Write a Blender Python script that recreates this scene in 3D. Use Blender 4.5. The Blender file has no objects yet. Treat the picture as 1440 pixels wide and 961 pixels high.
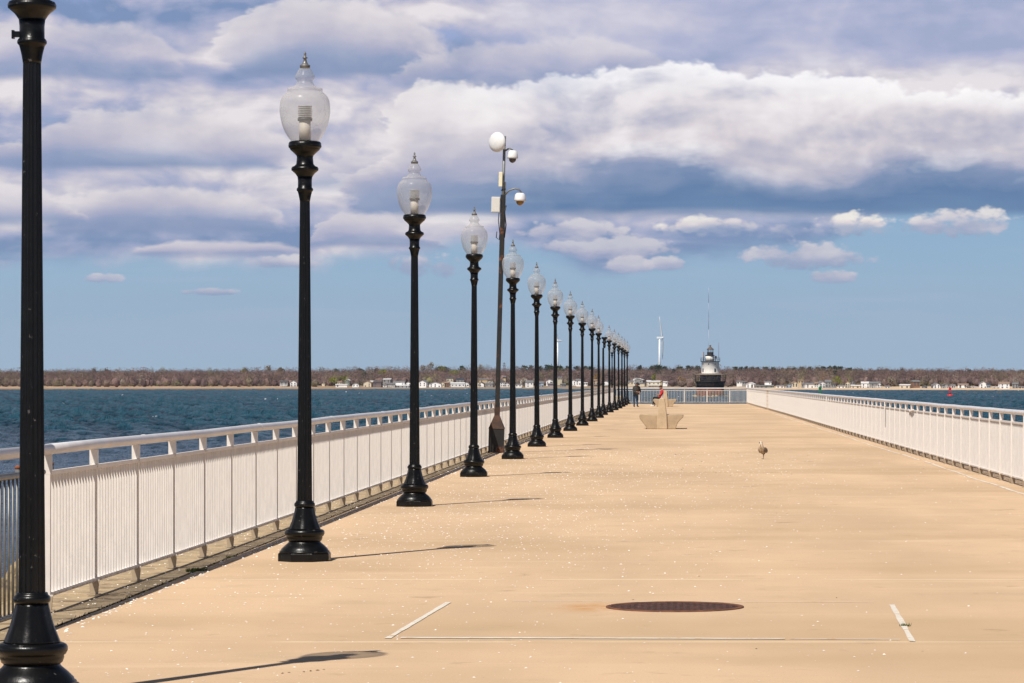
import bpy, bmesh, math, random
import numpy as np
from mathutils import Vector, Matrix, Euler
random.seed(7)
RNG = np.random.RandomState(11)
R = math.radians
scene = bpy.context.scene
COL = scene.collection

# ------------------------------------------------------------ camera
F = 4480.0                 # focal length in photo pixels (photo 1440 wide)
EYE = 1.65
cd = bpy.data.cameras.new('camera'); cam = bpy.data.objects.new('camera', cd); COL.objects.link(cam)
cd.sensor_width = 36; cd.lens = F / 1440 * 36
cd.shift_x = (720 - 946) / 1440; cd.shift_y = (537 - 480.5) / 1440
cd.clip_start = 0.1; cd.clip_end = 40000
cam.location = (0, 0, EYE); cam.rotation_euler = (R(90), 0, 0)
scene.camera = cam
scene.render.resolution_x = 1024; scene.render.resolution_y = 683
scene.view_settings.view_transform = 'Standard'; scene.view_settings.look = 'None'
scene.view_settings.exposure = 0.06; scene.view_settings.gamma = 1

# ------------------------------------------------------------ sun
SUN = Vector((1.55, 3.0, -4.74)).normalized()
sd = bpy.data.lights.new('sun', 'SUN'); sd.energy = 5.0; sd.angle = R(0.5); sd.color = (1.0, .95, .87)
so = bpy.data.objects.new('sun', sd); COL.objects.link(so)
so.rotation_euler = SUN.to_track_quat('-Z', 'Y').to_euler()

# ------------------------------------------------------------ node expression helper
def s2l(c):
    c = c / 255.0
    return c / 12.92 if c <= .04045 else ((c + .055) / 1.055) ** 2.4
def rgb(r, g, b): return (s2l(r), s2l(g), s2l(b), 1)

class X:
    """wraps a node socket so node trees can be written as arithmetic"""
    def __init__(s, nt, sock): s.nt = nt; s.k = sock
    def _m(s, op, *a, clamp=False):
        n = s.nt.nodes.new('ShaderNodeMath'); n.operation = op; n.use_clamp = clamp
        for i, v in enumerate((s,) + a):
            if isinstance(v, X): s.nt.links.new(v.k, n.inputs[i])
            else: n.inputs[i].default_value = v
        return X(s.nt, n.outputs[0])
    def __add__(s, o): return s._m('ADD', o)
    __radd__ = __add__
    def __mul__(s, o): return s._m('MULTIPLY', o)
    __rmul__ = __mul__
    def __sub__(s, o): return s._m('SUBTRACT', o)
    def __rsub__(s, o): return (s * -1.0) + o
    def __truediv__(s, o): return s._m('DIVIDE', o)
    def clamp(s): return s._m('ADD', 0.0, clamp=True)
    def abs(s): return s._m('ABSOLUTE')
    def pow(s, e): return s._m('POWER', e)
    def max(s, o): return s._m('MAXIMUM', o)
    def min(s, o): return s._m('MINIMUM', o)
    def exp(s): return s._m('EXPONENT')
    def sstep(s, a, b):
        n = s.nt.nodes.new('ShaderNodeMapRange'); n.interpolation_type = 'SMOOTHSTEP'
        s.nt.links.new(s.k, n.inputs[0])
        for i, v in ((1, a), (2, b)):
            if isinstance(v, X): s.nt.links.new(v.k, n.inputs[i])
            else: n.inputs[i].default_value = v
        return X(s.nt, n.outputs[0])
    def ramp(s, stops, interp='LINEAR'):
        n = s.nt.nodes.new('ShaderNodeValToRGB'); s.nt.links.new(s.k, n.inputs[0])
        cr = n.color_ramp; cr.interpolation = interp
        while len(cr.elements) < len(stops): cr.elements.new(.5)
        for e, (p, c) in zip(cr.elements, stops):
            e.position = p; e.color = c if hasattr(c, '__len__') else (c, c, c, 1)
        return X(s.nt, n.outputs[0])
def vec(nt, x, y, z=0.0):
    n = nt.nodes.new('ShaderNodeCombineXYZ')
    for i, v in enumerate((x, y, z)):
        if isinstance(v, X): nt.links.new(v.k, n.inputs[i])
        else: n.inputs[i].default_value = v
    return X(nt, n.outputs[0])
def noise(v, scale=1.0, detail=4, rough=.5, dist=0.0, out=0, dim='3D'):
    n = v.nt.nodes.new('ShaderNodeTexNoise'); n.noise_dimensions = dim; v.nt.links.new(v.k, n.inputs['Vector'])
    n.inputs['Scale'].default_value = scale; n.inputs['Detail'].default_value = detail
    n.inputs['Roughness'].default_value = rough; n.inputs['Distortion'].default_value = dist
    return X(v.nt, n.outputs[out])
def voro(v, scale=1.0, detail=2, rough=.5, feature='F1', out=0, dim='3D'):
    n = v.nt.nodes.new('ShaderNodeTexVoronoi'); n.voronoi_dimensions = dim; n.feature = feature; n.normalize = True
    v.nt.links.new(v.k, n.inputs['Vector'])
    n.inputs['Scale'].default_value = scale
    if 'Detail' in n.inputs: n.inputs['Detail'].default_value = detail; n.inputs['Roughness'].default_value = rough
    return X(v.nt, n.outputs[out])
def mix(a, b, f, mode='MIX'):
    nt = (f if isinstance(f, X) else a if isinstance(a, X) else b).nt
    n = nt.nodes.new('ShaderNodeMix'); n.data_type = 'RGBA'; n.blend_type = mode
    for i, v in ((0, f), (6, a), (7, b)):
        if isinstance(v, X): nt.links.new(v.k, n.inputs[i])
        elif i == 0: n.inputs[0].default_value = v
        else: n.inputs[i].default_value = v if len(v) == 4 else (*v, 1)
    return X(nt, n.outputs[2])
def sep(v):
    n = v.nt.nodes.new('ShaderNodeSeparateXYZ'); v.nt.links.new(v.k, n.inputs[0])
    return [X(v.nt, n.outputs[i]) for i in range(3)]
# ------------------------------------------------------------ world: Nishita sky with cloud layers laid out by azimuth and elevation
world = bpy.data.worlds.new('World'); scene.world = world; world.use_nodes = True
nt = world.node_tree; nt.nodes.clear()
world.cycles.sampling_method = 'MANUAL'; world.cycles.sample_map_resolution = 256
tc = nt.nodes.new('ShaderNodeTexCoord'); dirv = X(nt, tc.outputs['Generated'])
dx, dy, dz = sep(dirv)
AZ = dx._m('ARCTAN2', dy) * 10.0          # tenths of a radian; 0 = down the pier, + to the right
EL = dz._m('ARCSINE') * 10.0              # tenths of a radian above the horizon
sky = nt.nodes.new('ShaderNodeTexSky'); sky.sky_type = 'NISHITA'; sky.sun_disc = False
sky.sun_elevation = math.asin(-SUN.z); sky.sun_rotation = math.atan2(-SUN.x, -SUN.y)
sky.air_density = 1.0; sky.dust_density = .3; sky.ozone_density = 2.0
SK = X(nt, sky.outputs[0])
# the blue below and between the clouds
clear = EL.sstep(-0.1, 2.2).ramp([(0, rgb(158, 181, 203)), (.12, rgb(146, 177, 204)), (.26, rgb(131, 167, 202)), (.42, rgb(148, 168, 208)), (.6, rgb(146, 164, 208)), (1, rgb(96, 122, 172))])
high = mix(clear, mix((0, 0, 0, 1), SK, .045), EL.sstep(1.4, 3.5))
warp = noise(vec(nt, AZ, EL * 1.6), 1.7, 2, .5, out=1, dim='2D')
wx, wy, wz = sep(warp)
U = AZ + (wx - .5) * .22; V = EL + (wy - .5) * .10
def field(u, v, z): return noise(vec(nt, u + z * 3.7, v * 2.6 + 1.3), 1.9, 7, .56, dim='2D')
def puffs(u, v, z, sc=5.0, d=3): return 1.0 - voro(vec(nt, u + z * 5.3, v * 1.5), sc, d, .55, dim='2D')

# ---- layer A: broken stratocumulus, flat grey-blue bases, pinkish lit flanks
n0 = field(U, V, 0.0); n1 = field(U + .03, V - .055, 0.0); n2 = field(U - .02, V + .05, 0.0)
band = noise(vec(nt, U * .55 + 9.0, V * 3.6), 1.5, 3, .55, dim='2D'); bandd = noise(vec(nt, U * .55 + 9.0, (V - .07) * 3.6), 1.5, 3, .55, dim='2D')
pa = puffs(U, V, 1.0, 3.2); pa2 = puffs(U + .02, V - .03, 1.0, 3.2)
botA = .36 + (noise(vec(nt, AZ * .9, 4.0), 1.5, 2, .5, dim='2D') - .5) * .16 + AZ.sstep(.35, .9) * .22
covA = (n0 - .5) * 1.3 + (band - .5) * .5 + .36 - EL.sstep(1.4, 4.0) * .55
maskA = covA.sstep(-.16, .16) * (V - botA + (n0 - .5) * .16).sstep(-.015, .06)
big = noise(vec(nt, U * .8 + 31.0, V * 1.9), 1.1, 3, .5, dim='2D')
litA = .50 + (n1 - n2) * -1.5 + (n0 - .5) * .9 + (bandd - band) * -1.2 + (pa - pa2) * 1.0 + (pa - .6) * .30 + (big - .5) * .7
litA = litA - (1.0 - (V - botA).sstep(0.0, .14)) * .16 + EL.sstep(.3, 1.0) * .06 - EL.sstep(1.0, 1.2) * .05
litA = litA + ((AZ + .82) * (AZ + .82) * -14.0 - (EL - .66) * (EL - .66) * 60.0).exp() * .55
litA = litA + ((AZ + 1.55) * (AZ + 1.55) * -4.0 - (EL - .76) * (EL - .76) * 80.0).exp() * .20
litA = litA + ((AZ + 1.6) * (AZ + 1.6) * -4.0 - (EL - .57) * (EL - .57) * 220.0).exp() * .18
litA = litA - ((AZ + 1.7) * (AZ + 1.7) * -3.0 - (EL - .655) * (EL - .655) * 800.0).exp() * .32
litA = litA - ((AZ + 1.3) * (AZ + 1.3) * -3.0 - (EL - .44) * (EL - .44) * 900.0).exp() * .30
litA = litA - AZ.sstep(-.7, -.1) * (EL.sstep(.92, 1.02) * .22 + (1.0 - EL.sstep(.48, .56)) * .55)
colA = litA.clamp().ramp([(0, rgb(122, 144, 182)), (.2, rgb(148, 160, 193)), (.42, rgb(172, 176, 202)), (.62, rgb(195, 192, 208)), (.82, rgb(216, 210, 216)), (1, rgb(232, 226, 228))])
dimA = 1.0 - EL.sstep(1.3, 3.0) * .55
colA = mix(colA, rgb(184, 188, 214), EL.sstep(.93, 1.03) * AZ.sstep(-.8, -.3) * .55)
out = mix(high, mix((0, 0, 0, 1), colA, dimA), maskA * .95)

# ---- banks of cumulus with flat bases inside layer A
top = noise(vec(nt, AZ * 1.0, 11.0), 2.2, 4, .62, dim='2D')
pb = puffs(AZ + (wx - .5) * .06, EL + (wy - .5) * .05, 9.0, 4.2)
pb2 = puffs(AZ + .03 + (wx - .5) * .06, EL - .035 + (wy - .5) * .05, 9.0, 4.2)
fine = puffs(AZ, EL, 4.0, 16.0, 2)
shB = ((pb - pb2) * 1.1 + (n1 - n2) * -1.5 + (fine - .6) * .15)
def bank(x0, x1, yt, yb, bright, alpha=.9, drift=0.0):
    global out
    a0, a1 = (x0 - 946) / 448, (x1 - 946) / 448; t_, b_ = (537 - yt) / 448, (537 - yb) / 448; s_ = (a1 - a0) * .35
    az_ = AZ + (n0 - .5) * .5; w_ = az_.sstep(a0, a0 + s_) * (1.0 - az_.sstep(a1 - s_, a1)); el = EL - AZ * drift
    h_ = t_ - b_; vt_ = b_ + ((pb - .55) * .35 + (top - .5) * .6 + (fine - .6) * .22 + (n0 - .5) * .8 + 1.0) * h_ * (w_ * 1.0).pow(.5)
    m_ = (vt_ - el).sstep(0.0, .10 * h_ + .012) * (el - (b_ + (band - .5) * .05)).sstep(-.015, .02) * w_.sstep(0.0, .25)
    q_ = ((el - b_) / (vt_ - b_).max(.01) + (n0 - .5) * .6 + (wy - .5) * .3).clamp()
    k = bright
    c_ = q_.ramp([(0, rgb(126, 146, 182)), (.22, rgb(138, 154, 188)), (.42, rgb(172 + 12 * k, 174 + 8 * k, 200)), (.65, rgb(196 + 18 * k, 192 + 16 * k, 206 + 8 * k)), (1, rgb(212 + 22 * k, 207 + 22 * k, 214 + 14 * k))])
    c_ = mix(c_, rgb(244, 240, 240), (shB * 1.3).clamp() * k * q_); c_ = mix(c_, rgb(158, 164, 194), (shB * -1.6).clamp() * .6)
    out = mix(out, c_, m_ * alpha)
for a in [(300, 640, 12, 112, .7), (500, 980, 52, 130, .5, .6), (-60, 300, 40, 120, .25, .6), (-60, 460, 158, 246, .75), (430, 720, 205, 268, .5, .7), (480, 800, 120, 300, 1.0, .9), (40, 420, 262, 328, .8, .95), (-60, 130, 268, 322, .5), (190, 460, 341, 362, .4, .9), (430, 600, 300, 352, .35, .8)]:
    bank(*a)

# ---- layer B: the long cumulus on the right
vt = .925 + (top - .5) * .10 + ((AZ - .10) * (AZ - .10) * -5.0).exp() * .055 - AZ.sstep(.3, 1.2) * .03
vtt = vt + (pb - .55) * .09 + (fine - .6) * .05
edge = (vtt - EL).sstep(0.0, .022)
base = (EL - (.515 + (band - .5) * .09)).sstep(-.02, .03)
side = (AZ + (n0 - .5) * 1.0).sstep(-1.0, -.2)
maskB = edge * base * side
hb = (EL - .515) / (vt - .515) + (n0 - .5) * .55 + (wy - .5) * .4 + (AZ.sstep(.2, 1.0)) * -.05
colB0 = hb.clamp().ramp([(0, rgb(104, 134, 172)), (.16, rgb(96, 126, 166)), (.30, rgb(122, 143, 178)), (.42, rgb(182, 182, 200)), (.56, rgb(214, 207, 213)), (.8, rgb(226, 221, 225)), (1, rgb(238, 236, 240))])
amp = (EL - .56).sstep(0.0, .2)
colB = mix(colB0, rgb(250, 247, 247), (shB * amp * 1.5).clamp())
colB = mix(colB, rgb(160, 165, 192), (shB * amp * -1.9).clamp() * .8)
rim = (1.0 - (vtt - EL).sstep(.0, .075)) * .75 * (1.0 - AZ.sstep(1.0, 1.3) * .4)
colB = mix(colB, rgb(250, 248, 249), rim.clamp())
out = mix(out, colB, maskB)

# ---- layer C: small separate clouds under the deck
pc = puffs(AZ, EL * 1.6, 12.0, 6.0)
def small(px, py, w, h, bright, soft=.16):
    global out
    cx = (px - 946) / 448; cy = (537 - py) / 448; sx = w / 760; sy = h / 700
    ex = (AZ - cx) / sx; ey = (EL - cy) / sy
    low = ey.min(0.0) * .9
    rr = 1.0 - (ex * ex + ey * ey + low * low)
    d = rr * .6 + (pc - .62) * 1.3 + (n0 - .5) * 2.6 + (fine - .6) * 1.5 + .02
    m = d.sstep(0.0, soft * 3.4)
    sh = (ey * .5 + .5 + (n0 - .5) * 1.6 + (pc - .6)).clamp()
    b = bright
    c = sh.ramp([(0, rgb(122 + 14 * b, 148 + 8 * b, 186)), (.4, rgb(148 + 30 * b, 158 + 25 * b, 190 + 12 * b)), (.75, rgb(182 + 45 * b, 182 + 36 * b, 202 + 16 * b)), (1, rgb(196 + 45 * b, 194 + 42 * b, 208 + 20 * b))])
    out = mix(out, c, m * (.75 + .25 * b))
for a in [(1008, 320, 120, 24, .85), (1098, 324, 40, 20, .6), (1196, 321, 120, 26, 1.0), (1350, 316, 110, 34, .7), (1292, 320, 60, 20, .6),
          (1132, 363, 130, 38, .35), (1172, 390, 60, 18, .4), (590, 376, 120, 32, .35), (400, 371, 80, 16, .4), (938, 371, 40, 16, .3),
          (850, 350, 150, 26, .25), (885, 374, 50, 16, .2), (800, 326, 110, 22, .35), (155, 394, 40, 12, .2), (300, 413, 60, 10, .1)]:
    small(*a)
# thin streaks low in the sky
st = noise(vec(nt, AZ * .6, EL * 9.0 + 21.0), 1.6, 3, .6, dim='2D')
out = mix(out, rgb(168, 184, 208), st.sstep(.5, .85) * EL.sstep(0, .15) * (1.0 - EL.sstep(.45, .7)) * .38)
bg = nt.nodes.new('ShaderNodeBackground'); bg.inputs['Strength'].default_value = .1
fin = mix((0, 0, 0, 1), out, 1.0)
sc = nt.nodes.new('ShaderNodeVectorMath'); sc.operation = 'SCALE'; sc.inputs[3].default_value = 10.0
nt.links.new(out.k, sc.inputs[0]); nt.links.new(sc.outputs[0], bg.inputs['Color'])
wo = nt.nodes.new('ShaderNodeOutputWorld'); nt.links.new(bg.outputs[0], wo.inputs['Surface'])
# ------------------------------------------------------------ materials
MAT = {}
def mat(name, col, rough=.6, metal=0.0, var=0.0, vscale=8.0, col2=None, f2=(.55, .7), s2=3.0, bump=0.0, bscale=40.0, spec=.5, coords='Object', d2=5):
    if name in MAT: return MAT[name]
    m = bpy.data.materials.new(name); m.use_nodes = True; t = m.node_tree
    p = t.nodes['Principled BSDF']
    tc = t.nodes.new('ShaderNodeTexCoord'); v = X(t, tc.outputs[coords])
    rn = t.nodes.new('ShaderNodeRGB'); rn.outputs[0].default_value = col; base = X(t, rn.outputs[0])
    if var:
        n = noise(v, vscale, 5, .6)
        lo = tuple(c * (1 - var) for c in col[:3]) + (1,); hi = tuple(min(1, c * (1 + var)) for c in col[:3]) + (1,)
        base = mix(lo, hi, n.sstep(.3, .7))
    if col2:
        base = mix(base, col2, noise(v, s2, d2, .6).sstep(*f2))
    t.links.new(base.k, p.inputs['Base Color'])
    p.inputs['Roughness'].default_value = rough; p.inputs['Metallic'].default_value = metal
    p.inputs['Specular IOR Level'].default_value = spec
    if bump:
        b = t.nodes.new('ShaderNodeBump'); b.inputs['Strength'].default_value = bump; b.inputs['Distance'].default_value = .02
        t.links.new(noise(v, bscale, 4, .6).k, b.inputs['Height']); t.links.new(b.outputs[0], p.inputs['Normal'])
    MAT[name] = m
    return m

# ------------------------------------------------------------ mesh builder
class MB:
    def __init__(s): s.v = []; s.f = []; s.sm = []; s.mi = []
    def add(s, vs, fs, smooth=False, mi=0):
        o = len(s.v); s.v += [tuple(v) for v in vs]; s.f += [tuple(i + o for i in f) for f in fs]
        s.sm += [smooth] * len(fs); s.mi += [mi] * len(fs); return s
    def box(s, x0, x1, y0, y1, z0, z1, mi=0, M=None):
        vs = [(x, y, z) for z in (z0, z1) for y in (y0, y1) for x in (x0, x1)]
        if M is not None: vs = [tuple(M @ Vector(v)) for v in vs]
        return s.add(vs, [(0, 2, 3, 1), (4, 5, 7, 6), (0, 1, 5, 4), (2, 6, 7, 3), (0, 4, 6, 2), (1, 3, 7, 5)], mi=mi)
    def lathe(s, prof, n=24, c=(0, 0), smooth=True, cap=True, mi=0, flute=0, fd=0.0, M=None):
        vs = []; fs = []
        for z, r in prof:
            for k in range(n):
                a = 2 * math.pi * k / n; rr = r * (1 - (fd if flute and k % flute == 0 else 0))
                vs.append((c[0] + rr * math.cos(a), c[1] + rr * math.sin(a), z))
        for i in range(len(prof) - 1):
            for k in range(n):
                k2 = (k + 1) % n
                fs.append((i * n + k, i * n + k2, (i + 1) * n + k2, (i + 1) * n + k))
        if cap:
            fs.append(tuple(range(n))[::-1]); fs.append(tuple((len(prof) - 1) * n + k for k in range(n)))
        if M is not None: vs = [tuple(M @ Vector(v)) for v in vs]
        return s.add(vs, fs, smooth, mi)
    def tube(s, pts, r, n=8, smooth=True, mi=0, cap=True):
        pts = [Vector(p) for p in pts]; rs = r if hasattr(r, '__len__') else [r] * len(pts)
        vs = []; fs = []; up = None
        for i, p in enumerate(pts):
            d = (pts[min(i + 1, len(pts) - 1)] - pts[max(i - 1, 0)]).normalized()
            if up is None: up = d.orthogonal().normalized()
            u = (up - d * up.dot(d)).normalized(); up = u; w = d.cross(u)
            for k in range(n):
                a = 2 * math.pi * k / n + math.pi / n
                vs.append(p + (u * math.cos(a) + w * math.sin(a)) * rs[i])
        for i in range(len(pts) - 1):
            for k in range(n):
                k2 = (k + 1) % n; fs.append((i * n + k, i * n + k2, (i + 1) * n + k2, (i + 1) * n + k))
        if cap: fs.append(tuple(range(n))[::-1]); fs.append(tuple((len(pts) - 1) * n + k for k in range(n)))
        return s.add(vs, fs, smooth, mi)
    def prism(s, poly, y0, y1, axis='y', mi=0):
        """polygon in (x,z) extruded along y (or (y,z) along x)"""
        n = len(poly); vs = []
        for t in (y0, y1):
            for a, b in poly: vs.append((a, t, b) if axis == 'y' else (t, a, b))
        fs = [tuple(range(n)), tuple(range(n, 2 * n))[::-1]]
        for k in range(n): k2 = (k + 1) % n; fs.append((k, k + n, k2 + n, k2))
        return s.add(vs, fs, mi=mi)
    def build(s, name, m, parent=None, bevel=0.0, fix=True):
        me = bpy.data.meshes.new(name); me.from_pydata(s.v, [], s.f)
        for q in (m if isinstance(m, (list, tuple)) else [m]): me.materials.append(q)
        me.polygons.foreach_set('use_smooth', s.sm); me.polygons.foreach_set('material_index', s.mi)
        if fix:
            bm = bmesh.new(); bm.from_mesh(me); bmesh.ops.recalc_face_normals(bm, faces=bm.faces)
            if bevel: bmesh.ops.bevel(bm, geom=[e for e in bm.edges], offset=bevel, segments=1, affect='EDGES')
            bm.to_mesh(me); bm.free()
        me.update()
        o = bpy.data.objects.new(name, me); COL.objects.link(o)
        if parent: o.parent = parent
        return o
def tag(o, label=None, cat=None, group=None, kind=None):
    for k, v in (('label', label), ('category', cat), ('group', group), ('kind', kind)):
        if v: o[k] = v
    return o
def empty(name, loc, rz=0.0):
    o = bpy.data.objects.new(name, None); COL.objects.link(o); o.location = loc; o.rotation_euler = (0, 0, rz); o.empty_display_size = .2
    return o
def copy_tree(o, parent=None):
    c = o.copy(); COL.objects.link(c); c.parent = parent
    for ch in list(o.children):
        if ch.name in COL.objects: copy_tree(ch, c)
    return c
def PX(px, D): return (px - 946) * D / F
def PZ(py, D): return EYE + (537 - py) * D / F
def DG(py): return EYE * F / (py - 537)         # distance of a deck point seen at photo row py
WZ = -3.26                                       # water level (the deck is z = 0)
ORD = ['nearest', 'second', 'third', 'fourth', 'fifth', 'sixth', 'seventh', 'eighth', 'ninth', 'tenth', 'eleventh', 'twelfth', 'thirteenth',
       'fourteenth', 'fifteenth', 'sixteenth', 'seventeenth', 'eighteenth', 'nineteenth', 'twentieth', 'twenty-first', 'twenty-second', 'twenty-third', 'twenty-fourth', 'twenty-fifth', 'twenty-sixth', 'twenty-seventh', 'twenty-eighth', 'twenty-ninth', 'thirtieth', 'thirty-first', 'thirty-second', 'thirty-third', 'thirty-fourth', 'thirty-fifth', 'thirty-sixth', 'thirty-seventh', 'thirty-eighth', 'thirty-ninth', 'fortieth']
# ------------------------------------------------------------ pier deck
END = 238.4
def deck_mat():
    m = bpy.data.materials.new('deck_concrete'); m.use_nodes = True; t = m.node_tree; p = t.nodes['Principled BSDF']
    v = X(t, t.nodes.new('ShaderNodeTexCoord').outputs['Object']); x, y, z = sep(v)
    big = noise(vec(t, x * .35, y * .10), 1.0, 4, .6); mid = noise(vec(t, x * .6, y * .8), 1.6, 5, .65)
    sp = noise(v, 55.0, 3, .7); st = noise(vec(t, x * .25, y * 1.7), 1.0, 5, .6)
    c = mix(rgb(192, 163, 132), rgb(211, 180, 146), big.sstep(.3, .7))
    c = mix(c, rgb(170, 148, 120), mid.sstep(.52, .78) * .4)
    c = mix(c, rgb(218, 190, 156), st.sstep(.55, .75) * .4)
    c = mix(c, rgb(138, 116, 90), sp.sstep(.58, .72) * .5)
    c = mix(c, rgb(176, 148, 114), noise(vec(t, x * .12 + 3.0, y * .22), 1.0, 3, .55).sstep(.5, .68) * .45)
    c = mix(c, rgb(150, 126, 98), noise(vec(t, x * 2.2, y * 2.2 + 7.0), 1.0, 5, .7).sstep(.6, .72) * .35)
    c = mix(c, rgb(214, 196, 172), noise(v, 34.0, 2, .7).sstep(.66, .74) * .4)
    # worn brushed trowel lines and old stains
    c = mix(c, rgb(140, 118, 92), noise(vec(t, x * .9, y * 9.0), 1.0, 3, .7).sstep(.62, .8) * .22)
    c = mix(c, rgb(122, 100, 76), noise(vec(t, x * 1.3 + 5.0, y * 1.3), 1.0, 4, .6).sstep(.64, .72) * .35)
    # rust bleed beside the manhole cover
    dx_ = (x + .56) / .26; dy_ = (y - 23.3) / .40
    c = mix(c, rgb(186, 136, 84), ((dx_ * dx_ + dy_ * dy_) * -1.0).exp() * noise(v, 5.0, 4, .6).sstep(.3, .6))
    # slab joints every 6.4 m, pale with lime, weathered so they come and go
    yy = ((y - 20.2) / 6.4)._m('FRACT'); jl = 1.0 - ((yy - .5).abs() - .5).abs().sstep(.0015, .004)
    c = mix(c, rgb(232, 214, 184), jl * noise(vec(t, x * .7, y), 1.0, 3, .6).sstep(.35, .55))
    c = mix(c, rgb(160, 134, 104), (1.0 - ((yy - .5).abs() - .49).abs().sstep(.004, .012)) * noise(vec(t, x * .5, y, 4.0), 1.0, 3, .6).sstep(.4, .7) * .35)
    t.links.new(c.k, p.inputs['Base Color']); p.inputs['Roughness'].default_value = .9; p.inputs['Specular IOR Level'].default_value = .25
    b = t.nodes.new('ShaderNodeBump'); b.inputs['Strength'].default_value = .35; b.inputs['Distance'].default_value = .006
    t.links.new((sp + mid * .6).k, b.inputs['Height']); t.links.new(b.outputs[0], p.inputs['Normal'])
    return m
DM = deck_mat()
LM = mat('ledge_concrete', rgb(172, 150, 118), .9, var=.22, vscale=3.0, col2=rgb(120, 100, 78), f2=(.52, .68), s2=4.0, bump=.6, bscale=30)
JX = -4.14
b = MB(); b.box(JX, 5.95, 4.0, END, -.7, 0)
tag(b.build('deck', DM), kind='structure')
b = MB()
ys = np.arange(4.0, 239, 5.2)
for i, y in enumerate(ys): b.box(-4.92, JX - .055, y, min(y + 5.19, END), -.7, -.008 + random.uniform(-.004, .004))
tag(b.build('ledge', LM), kind='structure')
b = MB(); b.box(JX - .055, JX, 4.0, END, -.7, -.05)
tag(b.build('joint_bed', mat('joint_dirt', rgb(58, 50, 40), 1.0, var=.4, vscale=30)), kind='structure')
b = MB(); b.box(-4.75, 5.8, 4.0, END - .15, -6, -.701)
tag(b.build('pier_wall', mat('pier_side', rgb(120, 112, 100), .95, var=.3, vscale=.8, bump=.5, bscale=6)), kind='structure')

# painted lines (rectangle round the manhole, worn line along the right railing)
PW = mat('line_paint', rgb(214, 206, 192), .8, var=.1, vscale=20, col2=rgb(196, 166, 132), f2=(.55, .62), s2=9.0)
def ribbon(mb, pts, w, z=.004, wob=0.0):
    vs = []; fs = []
    for i, (x, y) in enumerate(pts):
        a = Vector(pts[max(i - 1, 0)]); c = Vector(pts[min(i + 1, len(pts) - 1)]); d = (c - a).normalized(); n = Vector((-d.y, d.x))
        j = random.uniform(-wob, wob); ww = w * random.uniform(.75, 1.15) / 2
        for s_ in (-1, 1): vs.append((x + n.x * (s_ * ww + j), y + n.y * (s_ * ww + j), z))
    for i in range(len(pts) - 1): fs.append((2 * i, 2 * i + 1, 2 * i + 3, 2 * i + 2))
    mb.add(vs, fs)
def lerp(a, c, n): return [(a[0] + (c[0] - a[0]) * i / n, a[1] + (c[1] - a[1]) * i / n) for i in range(n + 1)]
b = MB()
ribbon(b, lerp((-1.83, 20.45), (-1.675, 23.8), 12), .042)
ribbon(b, lerp((-1.75, 20.5), (.72, 20.42), 30), .085, wob=.004)
ribbon(b, lerp((.75, 20.42), (1.45, 20.35), 12), .03)
ribbon(b, lerp((1.62, 23.55), (1.52, 20.2), 12), .04)
ribbon(b, lerp((-1.2, 23.9), (1.5, 23.8), 20), .018)
tag(b.build('painted_box_line', PW), kind='structure')
b = MB(); y = 24.0
while y < 165:
    L = random.uniform(1.5, 7)
    ribbon(b, [(5.16 + .00035 * (q - 30) + .03 * math.sin(q * .21) + .015 * math.sin(q * .9), q) for q in np.arange(y, y + L + .01, .4)], .055, wob=.008)
    y += L + random.choice([0.02, .05, .1, .3, .8 if y > 60 else .1])
tag(b.build('painted_edge_line', PW), kind='structure')

# manhole cover: rusty disc in a ring, raised pattern
o = empty('manhole_cover', (.016, 23.3, 0)); tag(o, 'round rusty brown manhole cover set in the deck inside the painted rectangle', 'manhole cover')
RU = mat('rust_iron', rgb(84, 52, 42), .9, var=.4, vscale=9, col2=rgb(56, 38, 34), f2=(.45, .6), s2=30, bump=.8, bscale=60)
b = MB(); b.lathe([(0.0, .505), (.008, .505), (.010, .50), (.010, .47), (.004, .468)], 48, cap=False); b.build('ring', mat('rust_ring', rgb(104, 66, 46), .9, var=.3, vscale=12), o)
b = MB(); b.lathe([(.003, .466), (.006, .46), (.006, .001)], 48, cap=False); lid = b.build('lid', RU, o)
b = MB(); n_ = 39; g_ = .024; vid = {}; vs = []; fs = []        # one sheet with raised square studs
def gv(i, j, h):
    if (i, j, h) not in vid: vid[(i, j, h)] = len(vs); vs.append(((i - n_ / 2) * g_, (j - n_ / 2) * g_, .0076 if h else .0065))
    return vid[(i, j, h)]
ok = lambda i, j: math.hypot(i + .5 - n_ / 2, j + .5 - n_ / 2) * g_ < .44
up = lambda i, j: ok(i, j) and i % 2 == 1 and j % 2 == 1
for i in range(n_):
    for j in range(n_):
        if not ok(i, j): continue
        u_ = up(i, j); fs.append((gv(i, j, u_), gv(i + 1, j, u_), gv(i + 1, j + 1, u_), gv(i, j + 1, u_)))
        if u_:
            for (a0, a1), (c0, c1) in (((0, 0), (1, 0)), ((1, 0), (1, 1)), ((1, 1), (0, 1)), ((0, 1), (0, 0))):
                fs.append((gv(i + a0, j + a1, False), gv(i + c0, j + c1, False), gv(i + c0, j + c1, True), gv(i + a0, j + a1, True)))
b.add(vs, fs); b.build('stud_pattern', RU, lid)

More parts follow.
